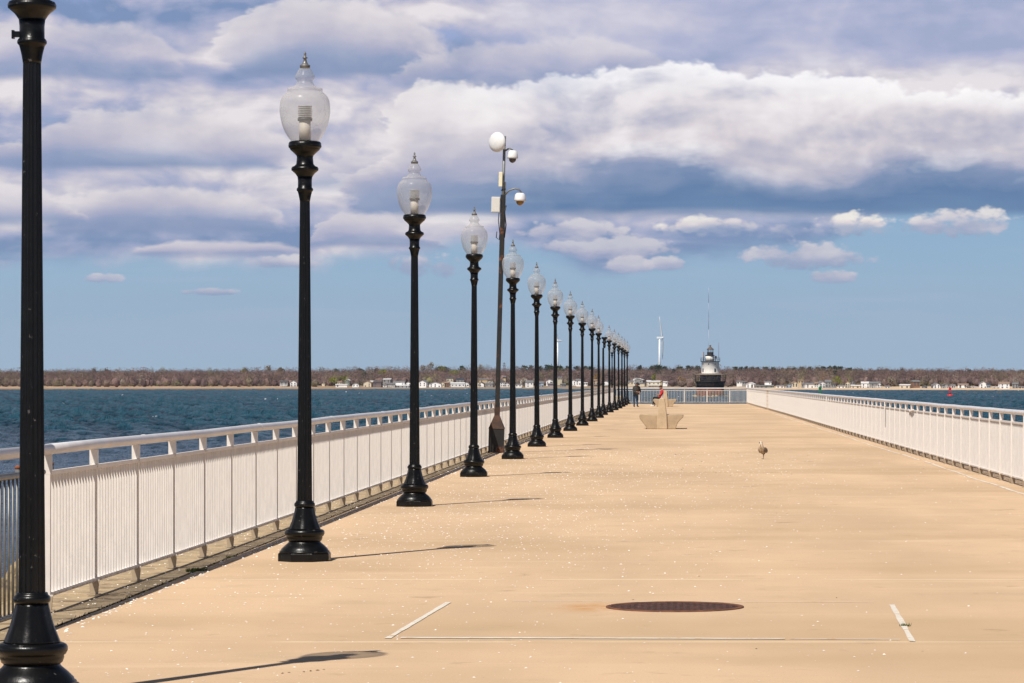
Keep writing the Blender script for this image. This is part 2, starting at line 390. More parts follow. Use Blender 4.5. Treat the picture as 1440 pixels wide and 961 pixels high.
# ------------------------------------------------------------ broken shells and grit on the deck: nobody could count it
b = MB(); NSH = 0
def shell(x, y, s):
    a = random.uniform(0, 6.28); n = random.choice([3, 4, 5]); ph = [a + 6.28 * (k + random.uniform(-.25, .25)) / n for k in range(n)]
    vs = [(x + s * math.cos(q) * random.uniform(.6, 1.1), y + s * math.sin(q) * random.uniform(.6, 1.1), .002) for q in ph] + [(x, y, s * random.uniform(.25, .7))]
    b.add(vs, [(k, (k + 1) % n, n) for k in range(n)])
cl = [(-2.4, 31, 1.3, 3.5), (-1.8, 39, 1.5, 4), (-2.4, 47, 1.3, 5), (-.6, 55, 1.8, 6), (-2.9, 36, .5, 4), (1.7, 61, 1.0, 3), (-1, 70, 2.2, 6), (-2.6, 60, .8, 5), (2.2, 50, 1.6, 5)]
for k in range(14000):
    r = random.random()
    if r < .50:
        cx, cy, sx, sy = random.choices(cl, [6, 6, 5, 4, 2, 1.5, 2.5, 3, 1.5])[0]; x = random.gauss(cx, sx); y = random.gauss(cy, sy)
    elif r < .84:
        x = -3.9 + abs(random.gauss(0, 2.6)); y = 16 + random.random() ** 1.3 * 60
    else: x = random.uniform(-3.9, 5.4); y = 16 + random.random() * 70
    if x < -4.0 or x > 5.3 or y < 15: continue
    shell(x, y, random.choice([.0025, .003, .003, .0035, .0035, .004, .005, .006, .0075, .010]) * (1 + y / 95.0))
for k in range(1700):
    y = 15 + random.random() ** 1.4 * 120; shell(random.gauss(-4.05, .05), y, random.choice([.006, .009, .014]) * (1 + y / 90))
for k in range(1200):
    y = 15 + random.random() ** 1.4 * 70; shell(random.uniform(-4.85, -4.2), y, random.choice([.005, .009, .012]))
SH = mat('shell_white', rgb(238, 230, 218), .7, var=.14, vscale=9)
tag(b.build('shell_debris', SH, fix=False), kind='stuff', label='white crushed shell fragments scattered over the deck', cat='shell debris')
b = MB()
def speck(x, y, s):
    global b
    shell(x, y, s)
for k in range(150):
    y = random.choice([random.gauss(66, 4), random.gauss(60, 8), random.uniform(17, 90)]); x = random.gauss(.8, 1.8)
    if -3.8 < x < 5: speck(x, y, random.uniform(.003, .010) * (1 + y / 60))
for x, y in [(PX(437, 19.4), 18.0), (PX(425, 18) , 18.1), (PX(441, 18), 18.2)]: speck(x, y, .016); speck(x + .03, y + .05, .012)
tag(b.build('grit_debris', mat('grit_dark', rgb(92, 74, 56), .95, var=.3, vscale=2), fix=False), kind='stuff', label='dark specks of grit and droppings on the deck', cat='grit')

# moss and weeds
GM = mat('moss_green', rgb(72, 82, 38), .9, var=.4, vscale=20)
def tuft(x, y, r, h, n, name, label, cat):
    mb = MB()
    for k in range(n):
        a = random.uniform(0, 6.28); q = r * random.random() ** .7; px, py = q * math.cos(a), q * .8 * math.sin(a); l = h * random.uniform(.5, 1.1); w = .006
        tx, ty = px + random.uniform(-.5, .5) * l, py + random.uniform(-.5, .5) * l
        mb.add([(px - w, py, 0), (px + w, py, 0), (px, py + w, 0), (tx, ty, l)], [(0, 1, 3), (1, 2, 3), (2, 0, 3)])
    o = mb.build(name, GM, fix=False); o.location = (x, y, -.02); return tag(o, label, cat)
tuft(JX - .01, DG(803), .10, .05, 240, 'weed_tuft', 'low green weed tuft in the deck joint beside the second street lamp', 'weed')
tuft(JX - .02, DG(783), .06, .035, 90, 'weed_tuft', 'small mossy tuft in the deck joint just behind the larger tuft', 'weed')
tuft(1.565, DG(881), .035, .045, 60, 'weed_tuft', 'tiny green weed sprouting through the right painted line', 'weed')
b = MB()
for k in range(2600):
    y = 15 + random.random() ** 1.5 * 90; x = JX - .03 + random.gauss(0, .022); s = random.uniform(.006, .02)
    b.add([(x - s, y - s, -.045), (x + s, y - s, -.045), (x, y + s, -.045), (x, y, random.uniform(-.02, .012))], [(0, 1, 3), (1, 2, 3), (2, 0, 3)])
tag(b.build('joint_moss', mat('moss_dark', rgb(64, 60, 38), .95, var=.4, vscale=5), fix=False), kind='stuff', label='dark moss and dirt filling the long joint by the left railing', cat='moss')

# ------------------------------------------------------------ water: waves as real geometry on one sheet
def wave(x, y):
    h = np.zeros_like(x); rs = np.random.RandomState(4)
    for k in range(30):
        L = 1.2 * 1.088 ** k; a = rs.uniform(.15, 2.9) if k < 22 else rs.normal(1.4, .5); ph = rs.uniform(0, 6.28); kx, ky = math.cos(a) * 6.283 / L, math.sin(a) * 6.283 / L
        amp = .034 * L ** .5
        s_ = np.sin(kx * x + ky * y + ph + 1.7 * np.sin(.013 * x * (1 + k % 3) + .009 * y + k)); h += amp * (s_ + .28 * (1 - np.abs(s_)) * 2 - .28)
    return h
na, nr = 1100, 800
az = np.linspace(-.262, .16, na); rr = 52 * (2300 / 52) ** (np.linspace(0, 1, nr) ** .9)
AA, RR = np.meshgrid(az, rr); gx = np.tan(AA) * RR; gy = RR
amp = np.clip((RR - 120) / 330, .12, 1.0)
fade = np.minimum(1, np.minimum((AA + .262) / .01, (.16 - AA) / .01)) * np.minimum(1, (2300 - RR) / 60) * np.minimum(1, (RR - 52) / 10)
fade = np.clip(fade, 0, 1)
gz = WZ + (wave(gx, gy) * amp) * fade
vs = np.stack([gx, gy, gz], -1).reshape(-1, 3).astype(np.float32)
idx = np.arange(na * nr).reshape(nr, na)
q = np.stack([idx[:-1, :-1], idx[:-1, 1:], idx[1:, 1:], idx[1:, :-1]], -1).reshape(-1, 4)
# far skirt round the waves, in the same object
t0, t1 = math.tan(-.262), math.tan(.16)
for a in ([(t0 * 2300, 2300), (t1 * 2300, 2300), (2900, 6050), (-2900, 6050)], [(t0 * 52, 52), (t0 * 2300, 2300), (-2900, 6050), (-2900, 52)],
          [(t1 * 2300, 2300), (t1 * 52, 52), (2900, 52), (2900, 6050)], [(-2900, -900), (2900, -900), (2900, 52), (-2900, 52)]):
    n0_ = len(vs); p_ = [(x, y, WZ - .004) for x, y in a]
    if sum(p_[i][0] * p_[(i + 1) % 4][1] - p_[(i + 1) % 4][0] * p_[i][1] for i in range(4)) < 0: p_ = p_[::-1]
    vs = np.concatenate([vs, np.array(p_, dtype=np.float32)]); q = np.concatenate([q, [[n0_, n0_ + 1, n0_ + 2, n0_ + 3]]])
me = bpy.data.meshes.new('water'); me.vertices.add(len(vs)); me.vertices.foreach_set('co', vs.ravel())
me.loops.add(q.size); me.loops.foreach_set('vertex_index', q.ravel().astype(np.int32))
me.polygons.add(len(q)); me.polygons.foreach_set('loop_start', np.arange(0, q.size, 4, dtype=np.int32)); me.polygons.foreach_set('loop_total', np.full(len(q), 4, dtype=np.int32))
me.polygons.foreach_set('use_smooth', np.ones(len(q), dtype=bool)); me.update(calc_edges=True); me.validate()
def water_mat():
    m = bpy.data.materials.new('sea_water'); m.use_nodes = True; t = m.node_tree; p = t.nodes['Principled BSDF']
    v = X(t, t.nodes.new('ShaderNodeTexCoord').outputs['Object']); x, y, z = sep(v)
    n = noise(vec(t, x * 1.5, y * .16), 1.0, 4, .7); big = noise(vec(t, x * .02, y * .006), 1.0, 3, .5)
    c = mix(rgb(7, 40, 56), rgb(46, 86, 102), (z - WZ + (big - .5) * .1).sstep(-.2, .36))  # paler crests, darker troughs: light through thin crests put into the colour by height
    near = 1.0 - y.sstep(120.0, 330.0)
    cap = noise(vec(t, x * .30, y * .030, 3.0), 1.0, 3, .6)
    capm = cap.sstep(.70, .72) * z.sstep(-3.25, -3.15) * y.sstep(220.0, 300.0)
    c = mix(c, rgb(225, 232, 235), capm)
    b = t.nodes.new('ShaderNodeBump'); b.inputs['Strength'].default_value = 1.0; b.inputs['Distance'].default_value = 1.5
    t.links.new(n.k, b.inputs['Height'])
    t.nodes.remove(p); o_ = t.nodes['Material Output']
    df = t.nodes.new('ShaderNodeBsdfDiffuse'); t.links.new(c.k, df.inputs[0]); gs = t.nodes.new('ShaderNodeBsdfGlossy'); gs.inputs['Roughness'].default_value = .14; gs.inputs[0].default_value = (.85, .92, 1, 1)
    lw = t.nodes.new('ShaderNodeLayerWeight'); lw.inputs['Blend'].default_value = .5
    for q in (df, gs, lw): t.links.new(b.outputs[0], q.inputs['Normal'])
    fc = X(t, lw.outputs['Facing']); far_ = 1.0 - y.sstep(180.0, 420.0) * .6
    f = (fc.pow(3.0) * .55 * far_ + .02).clamp()
    mx = t.nodes.new('ShaderNodeMixShader'); t.links.new(f.k, mx.inputs[0]); t.links.new(df.outputs[0], mx.inputs[1]); t.links.new(gs.outputs[0], mx.inputs[2]); t.links.new(mx.outputs[0], o_.inputs['Surface'])
    return m
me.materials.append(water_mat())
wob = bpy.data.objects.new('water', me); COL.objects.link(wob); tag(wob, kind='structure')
# ------------------------------------------------------------ street lamps
BK = mat('black_paint', rgb(11, 11, 11), .30, var=.35, vscale=9, col2=rgb(84, 82, 80), f2=(.66, .69), s2=26, bump=.12, bscale=30, spec=.32)
FW = mat('finial_metal', rgb(116, 114, 112), .4, metal=.3, var=.3, vscale=20)
def globe_mat():
    m = bpy.data.materials.new('frosted_globe'); m.use_nodes = True; t = m.node_tree; t.nodes.clear()
    o = t.nodes.new('ShaderNodeOutputMaterial'); tr = t.nodes.new('ShaderNodeBsdfTransparent'); tr.inputs[0].default_value = (.93, .93, .93, 1)
    p = t.nodes.new('ShaderNodeBsdfPrincipled'); p.inputs['Base Color'].default_value = rgb(236, 234, 232); p.inputs['Roughness'].default_value = .25
    p.inputs['Subsurface Weight'].default_value = 0
    tl = t.nodes.new('ShaderNodeBsdfTranslucent'); tl.inputs[0].default_value = rgb(225, 222, 220)
    a = t.nodes.new('ShaderNodeMixShader'); a.inputs[0].default_value = .45; t.links.new(p.outputs[0], a.inputs[1]); t.links.new(tl.outputs[0], a.inputs[2])
    lw = t.nodes.new('ShaderNodeLayerWeight'); lw.inputs['Blend'].default_value = .35; f = X(t, lw.outputs['Facing'])
    v = X(t, t.nodes.new('ShaderNodeTexCoord').outputs['Object']); x, y, z = sep(v)
    grime = noise(v, 2.2, 1, .5)
    fac = (f * f * .42 + .29 + (grime - .5) * .12 - (z - 4.0) * .22).clamp()
    mx = t.nodes.new('ShaderNodeMixShader'); t.links.new(fac.k, mx.inputs[0]); t.links.new(tr.outputs[0], mx.inputs[1]); t.links.new(a.outputs[0], mx.inputs[2])
    t.links.new(mx.outputs[0], o.inputs[0]); return m
GL = globe_mat()
def smoothp(pts, k=3):
    out = []
    for i in range(len(pts) - 1):
        p0 = pts[max(i - 1, 0)]; p1 = pts[i]; p2 = pts[i + 1]; p3 = pts[min(i + 2, len(pts) - 1)]
        for j in range(k):
            t = j / k
            out.append(tuple(.5 * ((2 * p1[d]) + (-p0[d] + p2[d]) * t + (2 * p0[d] - 5 * p1[d] + 4 * p2[d] - p3[d]) * t * t + (-p0[d] + 3 * p1[d] - 3 * p2[d] + p3[d]) * t ** 3) for d in (0, 1)))
    out.append(pts[-1]); return out
def make_lamp():
    o = empty('street_lamp', (0, 0, 0))
    b = MB(); b.lathe([(0, .252), (.068, .252), (.078, .243)], 8, smooth=False)
    b.lathe([(.079, .232), (.092, .23), (.098, .219), (.11, .215), (.14, .185), (.165, .155), (.176, .146), (.183, .146)], 32)
    b.lathe([(.183, .15), (.19, .158), (.215, .166), (.225, .164), (.232, .175), (.25, .184), (.268, .184), (.28, .178), (.288, .166), (.292, .15)], 32)
    b.lathe(smoothp([(.292, .148), (.33, .133), (.38, .114), (.44, .098), (.495, .085)]), 32, flute=4, fd=.07)
    b.lathe(smoothp([(.495, .084), (.505, .094), (.52, .096), (.532, .092), (.54, .084), (.552, .08)]), 28)
    b.build('base', BK, o)
    b = MB(); b.lathe([(.55, .069), (3.33, .046)], 32, smooth=False, flute=2, fd=.10); b.build('pole', BK, o)
    b = MB(); b.lathe(smoothp([(3.31, .047), (3.36, .056), (3.40, .066)]) + [(3.405, .07), (3.412, .076), (3.424, .0765), (3.434, .071), (3.44, .065), (3.50, .0645), (3.535, .068)] +
                      smoothp([(3.535, .068), (3.565, .088), (3.586, .112)]) + [(3.590, .114), (3.595, .123), (3.612, .126), (3.628, .118), (3.638, .095), (3.655, .080), (3.72, .074), (3.735, .08), (3.76, .105), (3.785, .134), (3.795, .139), (3.80, .139), (3.803, .148), (3.82, .153), (3.845, .150), (3.86, .140), (3.866, .12)], 32)
    b.build('capital', BK, o)
    b = MB(); b.lathe(smoothp([(3.868, .128), (3.91, .160), (3.96, .188), (4.03, .213), (4.11, .229), (4.17, .232), (4.23, .225), (4.28, .204), (4.315, .168)]) +
                      [(4.322, .160), (4.328, .162), (4.352, .160), (4.357, .150), (4.358, .122)] + smoothp([(4.36, .115), (4.385, .086), (4.415, .07)]) +
                      [(4.428, .074), (4.436, .087), (4.455, .091), (4.468, .088)] + smoothp([(4.475, .084), (4.51, .066), (4.54, .046)]), 36, cap=False)
    b.build('globe', GL, o, fix=False)
    b = MB(); b.lathe([(4.538, .046), (4.552, .046), (4.56, .049), (4.566, .047), (4.575, .030), (4.595, .020), (4.625, .012), (4.630, .024), (4.636, .025), (4.642, .012), (4.66, .010), (4.672, .012), (4.69, .004)], 16)
    b.build('finial', FW, o)
    b = MB(); b.lathe([(3.87, .054), (4.05, .052)], 16); s_ = b.build('lamp_socket', mat('socket_white', rgb(214, 205, 192), .6), o)
    b = MB(); b.lathe([(4.05, .06), (4.056, .068), (4.078, .068), (4.08, .05)], 16); b.build('socket_collar', mat('dark_metal', rgb(60, 60, 62), .5), s_)
    b = MB()
    for k in range(7): b.lathe([(4.084 + k * .0165, .064), (4.091 + k * .0165, .067), (4.0925 + k * .0165, .05)], 16)
    b.build('louver_stack', mat('louver_grey', rgb(190, 188, 186), .5), s_)
    return o
lamp_px = [(45, 16.6), (428.3, 29.35), (583, 42.2), (666.3, 55.3), (721, 68), (755, 80.9), (781, 93.7), (802, 106.6), (819, 119.5), (832.5, 132.3), (842, 145.2), (848.3, 158), (857, 171), (864.3, 183.8), (870, 196.6), (874.6, 209.5), (878.3, 222.3), (882, 235)]
LAMP0 = make_lamp()
for i, (px, D) in enumerate(lamp_px):
    o = LAMP0 if i == 0 else copy_tree(LAMP0)
    o.location = (PX(px, D), D, 0); o.rotation_euler = (R(random.uniform(-.12, .12)) if i else 0, R(random.uniform(-.15, .15)) if i else 0, R(22.5) + random.choice([0, R(45), R(90)]))
    o['category'] = 'street lamp'; o['group'] = 'black street lamps in a row along the left railing'
    lab = {0: 'nearest and largest black street lamp, its globe cut off at the left edge',
           1: 'tall black street lamp with clear acorn globe, second of the row from the camera',
           17: 'last black street lamp of the row, by the end railing',
           11: 'black street lamp with its glass globe missing, in the far half of the row'}.get(i)
    o['label'] = lab or 'black street lamp with acorn globe, %s of the row counted from the camera' % ORD[i]
    if i == 11:
        for ch in list(o.children):
            if ch.name.split('.')[0] in ('globe', 'finial', 'lamp_socket'):
                for g in list(ch.children): bpy.data.objects.remove(g)
                bpy.data.objects.remove(ch)
            elif ch.name.startswith('capital'): ch.rotation_euler = (0, R(1.0), 0)
b = MB(); b.box(-.028, .028, -.012, .012, 0, .03); b.box(-.034, -.022, -.016, .016, -.008, .036)
tb = b.build('bracket_stub', BK, LAMP0); tb.rotation_euler = (0, 0, -LAMP0.rotation_euler.z)
v_ = Matrix.Rotation(-LAMP0.rotation_euler.z, 3, 'Z') @ Vector((-.070, 0, 3.445)); tb.location = v_
LAMP0['label'] = 'nearest and largest black street lamp, its globe cut off at the left edge'
b = MB(); b.lathe([(-7, 1.0), (.42, 1.0), (.5, .92)], 20, smooth=False); o = b.build('concrete_footing', LM); D = 285; o.location = (PX(860.7, D), D, -.1)
tag(o, 'round concrete footing in the water beyond the end railing carrying a lone lamp', 'footing')
o = copy_tree(LAMP0)
for ch in list(o.children):
    if ch.name.startswith('bracket_stub'): bpy.data.objects.remove(ch)
o.location = (PX(860.7, D), D, .4); o['label'] = 'lone distant black lamp standing beyond the corner of the left and end railings'; del o['group']

# ------------------------------------------------------------ railings
WP = mat('white_paint', rgb(220, 213, 206), .5, var=.06, vscale=5, col2=rgb(192, 182, 168), f2=(.66, .78), s2=4)
RW = mat('rusty_paint', rgb(200, 180, 150), .7, var=.2, vscale=8, col2=rgb(160, 104, 58), f2=(.46, .62), s2=7)
HR = mat('handrail_paint', rgb(208, 206, 208), .38, var=.07, vscale=3, col2=rgb(214, 196, 164), f2=(.6, .75), s2=2)
GR = mat('galvanised', rgb(120, 120, 118), .45, metal=.4, var=.2, vscale=10)
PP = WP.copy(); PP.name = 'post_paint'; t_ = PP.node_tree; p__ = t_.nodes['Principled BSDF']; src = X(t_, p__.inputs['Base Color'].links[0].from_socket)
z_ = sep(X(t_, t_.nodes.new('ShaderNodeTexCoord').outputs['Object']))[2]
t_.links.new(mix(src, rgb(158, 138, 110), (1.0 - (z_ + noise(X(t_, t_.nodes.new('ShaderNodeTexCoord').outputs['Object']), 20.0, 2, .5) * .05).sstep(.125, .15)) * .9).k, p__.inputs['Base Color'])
SP = 1.787
def bay_mesh(L, side):
    """infill of one bay: local y 0..L, x=0 is the post line; bars sit at the deck side"""
    b = MB(); xo = side * -.002
    b.box(xo - .022, xo + .022, .004, L - .004, .978, 1.008); b.box(xo - .020, xo + .020, .004, L - .004, .105, .132)
    for y_ in ((.022, L - .022) if side > 0 else ()): b.box(xo - .014, xo + .014, y_ - .010, y_ + .010, .132, .978)
    n = 15 if side > 0 else 16
    for k in range(n):
        y = (k + .5) * L / n if side > 0 else .05 + k * (L - .09) / (n - 1); b.box(xo - .0125, xo + .0125, y - .008, y + .008, .132, .978)
    return b
def post_mesh(side):
    b = MB(); hw = .0205 if side < 0 else .037
    b.box(-hw, hw, -.007, .007, .10, 1.02)
    b.add([(-.042, -.008, .118), (.042, -.008, .118), (.042, .008, .118), (-.042, .008, .118), (-.034, -.008, 1.125), (.034, -.008, 1.125), (.034, .008, 1.125), (-.034, .008, 1.125),
           (-.030, -.008, .008), (.030, -.008, .008), (.030, .008, .008), (-.030, .008, .008)],
          [(0, 1, 2, 3), (8, 9, 1, 0), (9, 10, 2, 1), (10, 11, 3, 2), (11, 8, 0, 3)])
    b.add([(x_, y_, z_) for z_ in (.985, 1.125) for (x_, y_) in ((-.034, -.008), (.034, -.008), (.034, .008), (-.034, .008))], [(0, 1, 5, 4), (1, 2, 6, 5), (2, 3, 7, 6), (3, 0, 4, 7), (4, 5, 6, 7), (0, 1, 2, 3)])
    b.box(-.05, .05, -.035, .035, 0, .007)
    return b
def railing(name, label, pts, side, rusty=()):
    """pts: post positions in order from the camera outwards"""
    root = empty(name, (pts[0][0], pts[0][1], 0)); tag(root, label, 'railing')
    ox, oy = pts[0]
    pm = None; bm_ = None; rest = MB(); restp = MB()
    tubep = []
    for i, (x, y) in enumerate(pts):
        last = i == len(pts) - 1
        nx, ny = pts[i + 1] if not last else pts[i]
        if last: px_, py_ = pts[i - 1]; ang = math.atan2(-(x - px_), y - py_)
        else: ang = math.atan2(-(nx - x), ny - y)
        L = math.hypot(nx - x, ny - y)
        tubep.append((x - ox, y - oy, 1.162 + (random.uniform(-.004, .004))))
        M = Matrix.Translation((x - ox, y - oy, 0)) @ Matrix.Rotation(ang, 4, 'Z')
        if i < 100:
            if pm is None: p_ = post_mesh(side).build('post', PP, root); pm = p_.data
            else: p_ = bpy.data.objects.new('post', pm); COL.objects.link(p_); p_.parent = root
            if i in rusty:
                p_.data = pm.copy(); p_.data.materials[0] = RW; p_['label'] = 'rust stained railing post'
            p_.location = (x - ox, y - oy, 0); p_.rotation_euler = (0, 0, ang)
            if not last:
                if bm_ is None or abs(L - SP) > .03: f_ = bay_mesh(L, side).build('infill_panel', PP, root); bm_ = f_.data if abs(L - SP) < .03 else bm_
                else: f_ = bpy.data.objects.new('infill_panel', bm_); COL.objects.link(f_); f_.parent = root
                f_.location = (x - ox, y - oy, 0); f_.rotation_euler = (0, 0, ang)
        else:
            q = post_mesh(side); restp.add([M @ Vector(v) for v in q.v], q.f)
            if not last: q = bay_mesh(L, side); rest.add([M @ Vector(v) for v in q.v], q.f)
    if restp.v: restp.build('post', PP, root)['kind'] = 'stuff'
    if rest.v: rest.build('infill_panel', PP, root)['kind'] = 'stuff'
    b = MB(); b.tube(tubep, .040, 14); b.build('handrail', HR, root)
    b = MB()
    for k in range(2, len(tubep) - 1, 4):
        x, y, z = tubep[k]; b.tube([(x, y + .35, z), (x, y + .40, z)], .0425, 14)
    b.build('rail_sleeve', HR, root)
    return root
def xl(y): return float(np.interp(y, [18, 22, 22.9, 24.6, 28, 34, 60, 240], [-4.58, -4.51, -4.495, -4.485, -4.44, -4.41, -4.40, -4.38]))
ys = [22.9 + SP * k for k in range(121)]
railing('railing', 'long white railing with dense upright bars along the left side behind the lamps', [(xl(y), y) for y in ys], -1)
ys = [31.8 + SP * k for k in range(117)]
rr_ = railing('railing', 'long white railing along the right side of the pier', [(5.48 + .03 * math.sin(y * .05) + .0006 * (y - 50), y) for y in ys], 1, rusty=(86, 87))
# sleeves and a bent rail seen on the right railing
for (px, top, w) in ((1165, 0, .03), (1247.5, 0, .035)):
    D = 5.5 * F / (px - 946); b = MB(); b.box(-.06, -.035, -w, w, .60, 1.13); s_ = b.build('splice_plate', WP, rr_); s_.location = (5.48 - rr_.location.x, D - rr_.location.y, 0)
D = 5.5 * F / (1284 - 946)
b = MB(); b.tube([(-.03, -.8, 1.01), (-.04, -.3, .985), (-.045, 0, .965), (-.04, .3, .985), (-.03, .8, 1.01)], .018, 8); s_ = b.build('bent_rail', WP, rr_); s_.location = (5.48 - rr_.location.x, D - rr_.location.y, 0)
xe = [-4.38 + .02, -4.26 + .0]
xs = [-4.20 + 1.692 * k for k in range(6)] + [5.60]
railing('railing', 'white see-through railing across the far end of the pier', [(x, END - .12) for x in xs][::-1], 1, rusty=(0,))
# galvanised section nearest the camera on the left, under the same handrail
root = empty('grey_railing', (-4.60, 14.0, 0), -math.atan2(.105, 8.9)); tag(root, 'grey metal railing section with see-through bars left of the nearest lamp', 'railing')
b = MB(); b.tube([(0, 0, 1.005), (0, 8.75, 1.005)], .022, 10); b.build('top_rail', GR, root)
b = MB(); b.tube([(0, 0, .05), (0, 8.75, .05)], .018, 8); b.build('bottom_rail', GR, root)
b = MB()
for k in range(67): b.tube([(0, .1 + k * .13, .05), (0, .1 + k * .13, 1.0)], .0085, 6)
b.build('bars', GR, root)
b = MB(); b.tube([(-.02, -.2, 1.158), (0, 4, 1.162), (.01, 8.95, 1.162)], .040, 14); b.build('handrail', HR, root)
for y in (1.2, 3.6, 6.0):
    b = MB(); b.box(-.03, .03, y - .01, y + .01, 0, 1.13); b.build('post', GR, root)

# ------------------------------------------------------------ camera pole
D = 73.9; o = empty('camera_pole', (PX(697.6, D), D, -.01)); tag(o, 'leaning black steel pole with cameras, dish and equipment boxes, among the lamps', 'camera pole')
o.rotation_euler = (0, R(1.55), 0)
RS = mat('rusty_black_steel', rgb(28, 26, 25), .6, var=.4, vscale=4, col2=rgb(112, 66, 38), f2=(.55, .66), s2=3.5)
RB = mat('rust_brown', rgb(72, 48, 34), .85, var=.35, vscale=6, col2=rgb(58, 42, 34), f2=(.45, .6), s2=5)
WE = mat('white_equipment', rgb(226, 224, 222), .4, var=.05, vscale=4)
b = MB(); b.box(-.175, .175, -.175, .175, .02, .57); base = b.build('base_box', RS, o, bevel=.006)
b = MB(); b.add([(-.185, -.185, .571), (.185, -.185, .571), (.185, .185, .571), (-.185, .185, .571), (-.06, -.06, .88), (.06, -.06, .88), (.06, .06, .88), (-.06, .06, .88)],
                [(0, 1, 2, 3), (4, 5, 6, 7), (0, 1, 5, 4), (1, 2, 6, 5), (2, 3, 7, 6), (3, 0, 4, 7)]); b.build('tapered_shroud', RB, base)
b = MB()
for sx in (-1, 1):
    for sy in (-1, 1): b.box(sx * .17 - .02, sx * .17 + .02, sy * .17 - .02, sy * .17 + .02, 0, .05)
    b.box(sx * .05 - .01, sx * .05 + .01, -.186, -.176, .05, .12)
b.build('foot', RB, base)
b = MB(); b.box(-.062, .062, -.062, .062, .88, 1.08); b.build('rusty_sleeve', RB, o)
b = MB(); b.box(-.052, .052, -.052, .052, 1.08, 6.0); b.build('pole', RS, o, bevel=.006)
b = MB(); b.tube([(.0, 0, 5.2), (.0, 0, 7.36)], .034, 10); b.tube([(.045, .03, 4.4), (.045, .03, 6.3)], .018, 6); b.build('mast', mat('mast_grey', rgb(128, 128, 126), .5, metal=.4, var=.2, vscale=8), o)
b = MB()
for k in range(5): b.tube([(-.05, -.03, 4.9 + k * .3), (.06, -.045, 4.93 + k * .3)], .012, 6)
b.tube([(-.12, -.02, 5.14), (-.13, -.02, 5.0), (-.06, -.02, 4.95), (-.05, -.05, 5.1), (-.09, -.04, 5.4), (-.06, -.05, 5.9)], .011, 6)
b.tube([(.06, -.04, 5.0), (.09, -.05, 5.3), (.05, -.05, 5.6), (.08, -.04, 5.75)], .014, 6)
b.build('cable', mat('cable_black', rgb(24, 24, 26), .5), o)
M = Matrix.Translation((-.155, -.08, 7.21)) @ Matrix.Rotation(R(-34), 4, 'Z') @ Matrix.Rotation(R(90), 4, 'X')
b = MB(); b.lathe([(-.02, .20), (.0, .232), (.03, .232), (.07, .20), (.10, .13), (.115, .05), (.117, .005)], 28, M=M); b.build('dish', WE, o)
b = MB(); b.box(-.09, .02, -.05, .05, 7.17, 7.27); b.box(-.03, .03, -.06, .06, 7.05, 7.12); b.build('dish_bracket', WE, o)
def dome(x, z, w, dcol, arm):
    b = MB(); b.lathe([(z - .10, w * .46), (z - .095, w * .5), (z - .06, w * .5), (z + .05, w * .43), (z + .085, w * .30), (z + .09, .02)], 20, c=(x, -.05)); h = b.build('dome_camera', WE, o)
    b = MB(); b.lathe([(z - .101, w * .34), (z - .14, w * .32), (z - .18, w * .22), (z - .20, w * .08), (z - .203, .005)], 18, c=(x, -.05)); b.build('dome_lens', dcol, h)
    b = MB(); b.tube(arm, .022, 8); b.build('arm', mat('mast_grey', rgb(128, 128, 126)), h)
dome(.20, 6.94, .25, mat('smoke_dome', rgb(84, 76, 72), .15), [(.03, -.03, 7.02), (.12, -.04, 7.08), (.2, -.05, 7.03)])
dome(.40, 5.96, .27, mat('amber_dome', rgb(150, 108, 44), .12), [(.05, -.02, 6.0), (.14, -.05, 6.1), (.28, -.05, 6.15), (.38, -.05, 6.12), (.42, -.05, 6.05)])
b = MB(); b.box(-.105, -.02, -.10, -.02, 6.18, 6.52); b.build('panel_antenna', mat('cream_plastic', rgb(232, 222, 190), .5), o, bevel=.006)
b = MB(); b.box(-.26, -.06, -.11, .03, 5.58, 5.94); bx = b.build('equipment_box', mat('grey_box', rgb(212, 208, 200), .5), o, bevel=.008)
b = MB(); b.box(-.245, -.075, -.114, -.111, 5.60, 5.92); b.build('lid', mat('grey_box', 0), bx)
# ------------------------------------------------------------ far shore
SEA = EYE - WZ                                  # eye height above the water
def shoreD(px):                                  # distance of the waterline seen at photo column px
    return float(np.interp(px, [-600, 0, 420, 560, 720, 900, 1040, 1440, 1900], [1930, 1930, 1960, 1990, 2010, 1940, 1800, 1700, 1690]))
def gH(px, d):                                   # land height above the water, d metres behind the waterline
    hill = float(np.interp(px, [-600, 0, 350, 620, 900, 1040, 1250, 1440, 1900], [6.0, 6.0, 6.5, 6.5, 7.5, 7.8, 7.2, 6.8, 7]))
    return float(np.interp(d, [0, 8, 30, 60, 240, 620, 900], [-.3, .5, 1.3, 1.9, 3.2, hill, hill]))
pxs = np.linspace(-560, 1860, 240); ds = [-2, 3, 8, 16, 30, 60, 120, 240, 420, 620, 900, 1800]
b = MB(); vs = []; fs = []
for px in pxs:
    D0 = shoreD(px) + 6 * math.sin(px * .045) + 4 * math.sin(px * .13)
    for d in ds:
        D = D0 + d; vs.append((PX(px, D), D, WZ + (gH(px, d) if d > 0 else -1.0) + (random.uniform(-.1, .1) if d > 3 else 0)))
n = len(ds)
for i in range(len(pxs) - 1):
    for j in range(n - 1): fs.append((i * n + j, (i + 1) * n + j, (i + 1) * n + j + 1, i * n + j + 1))
b.add(vs, fs, smooth=True)
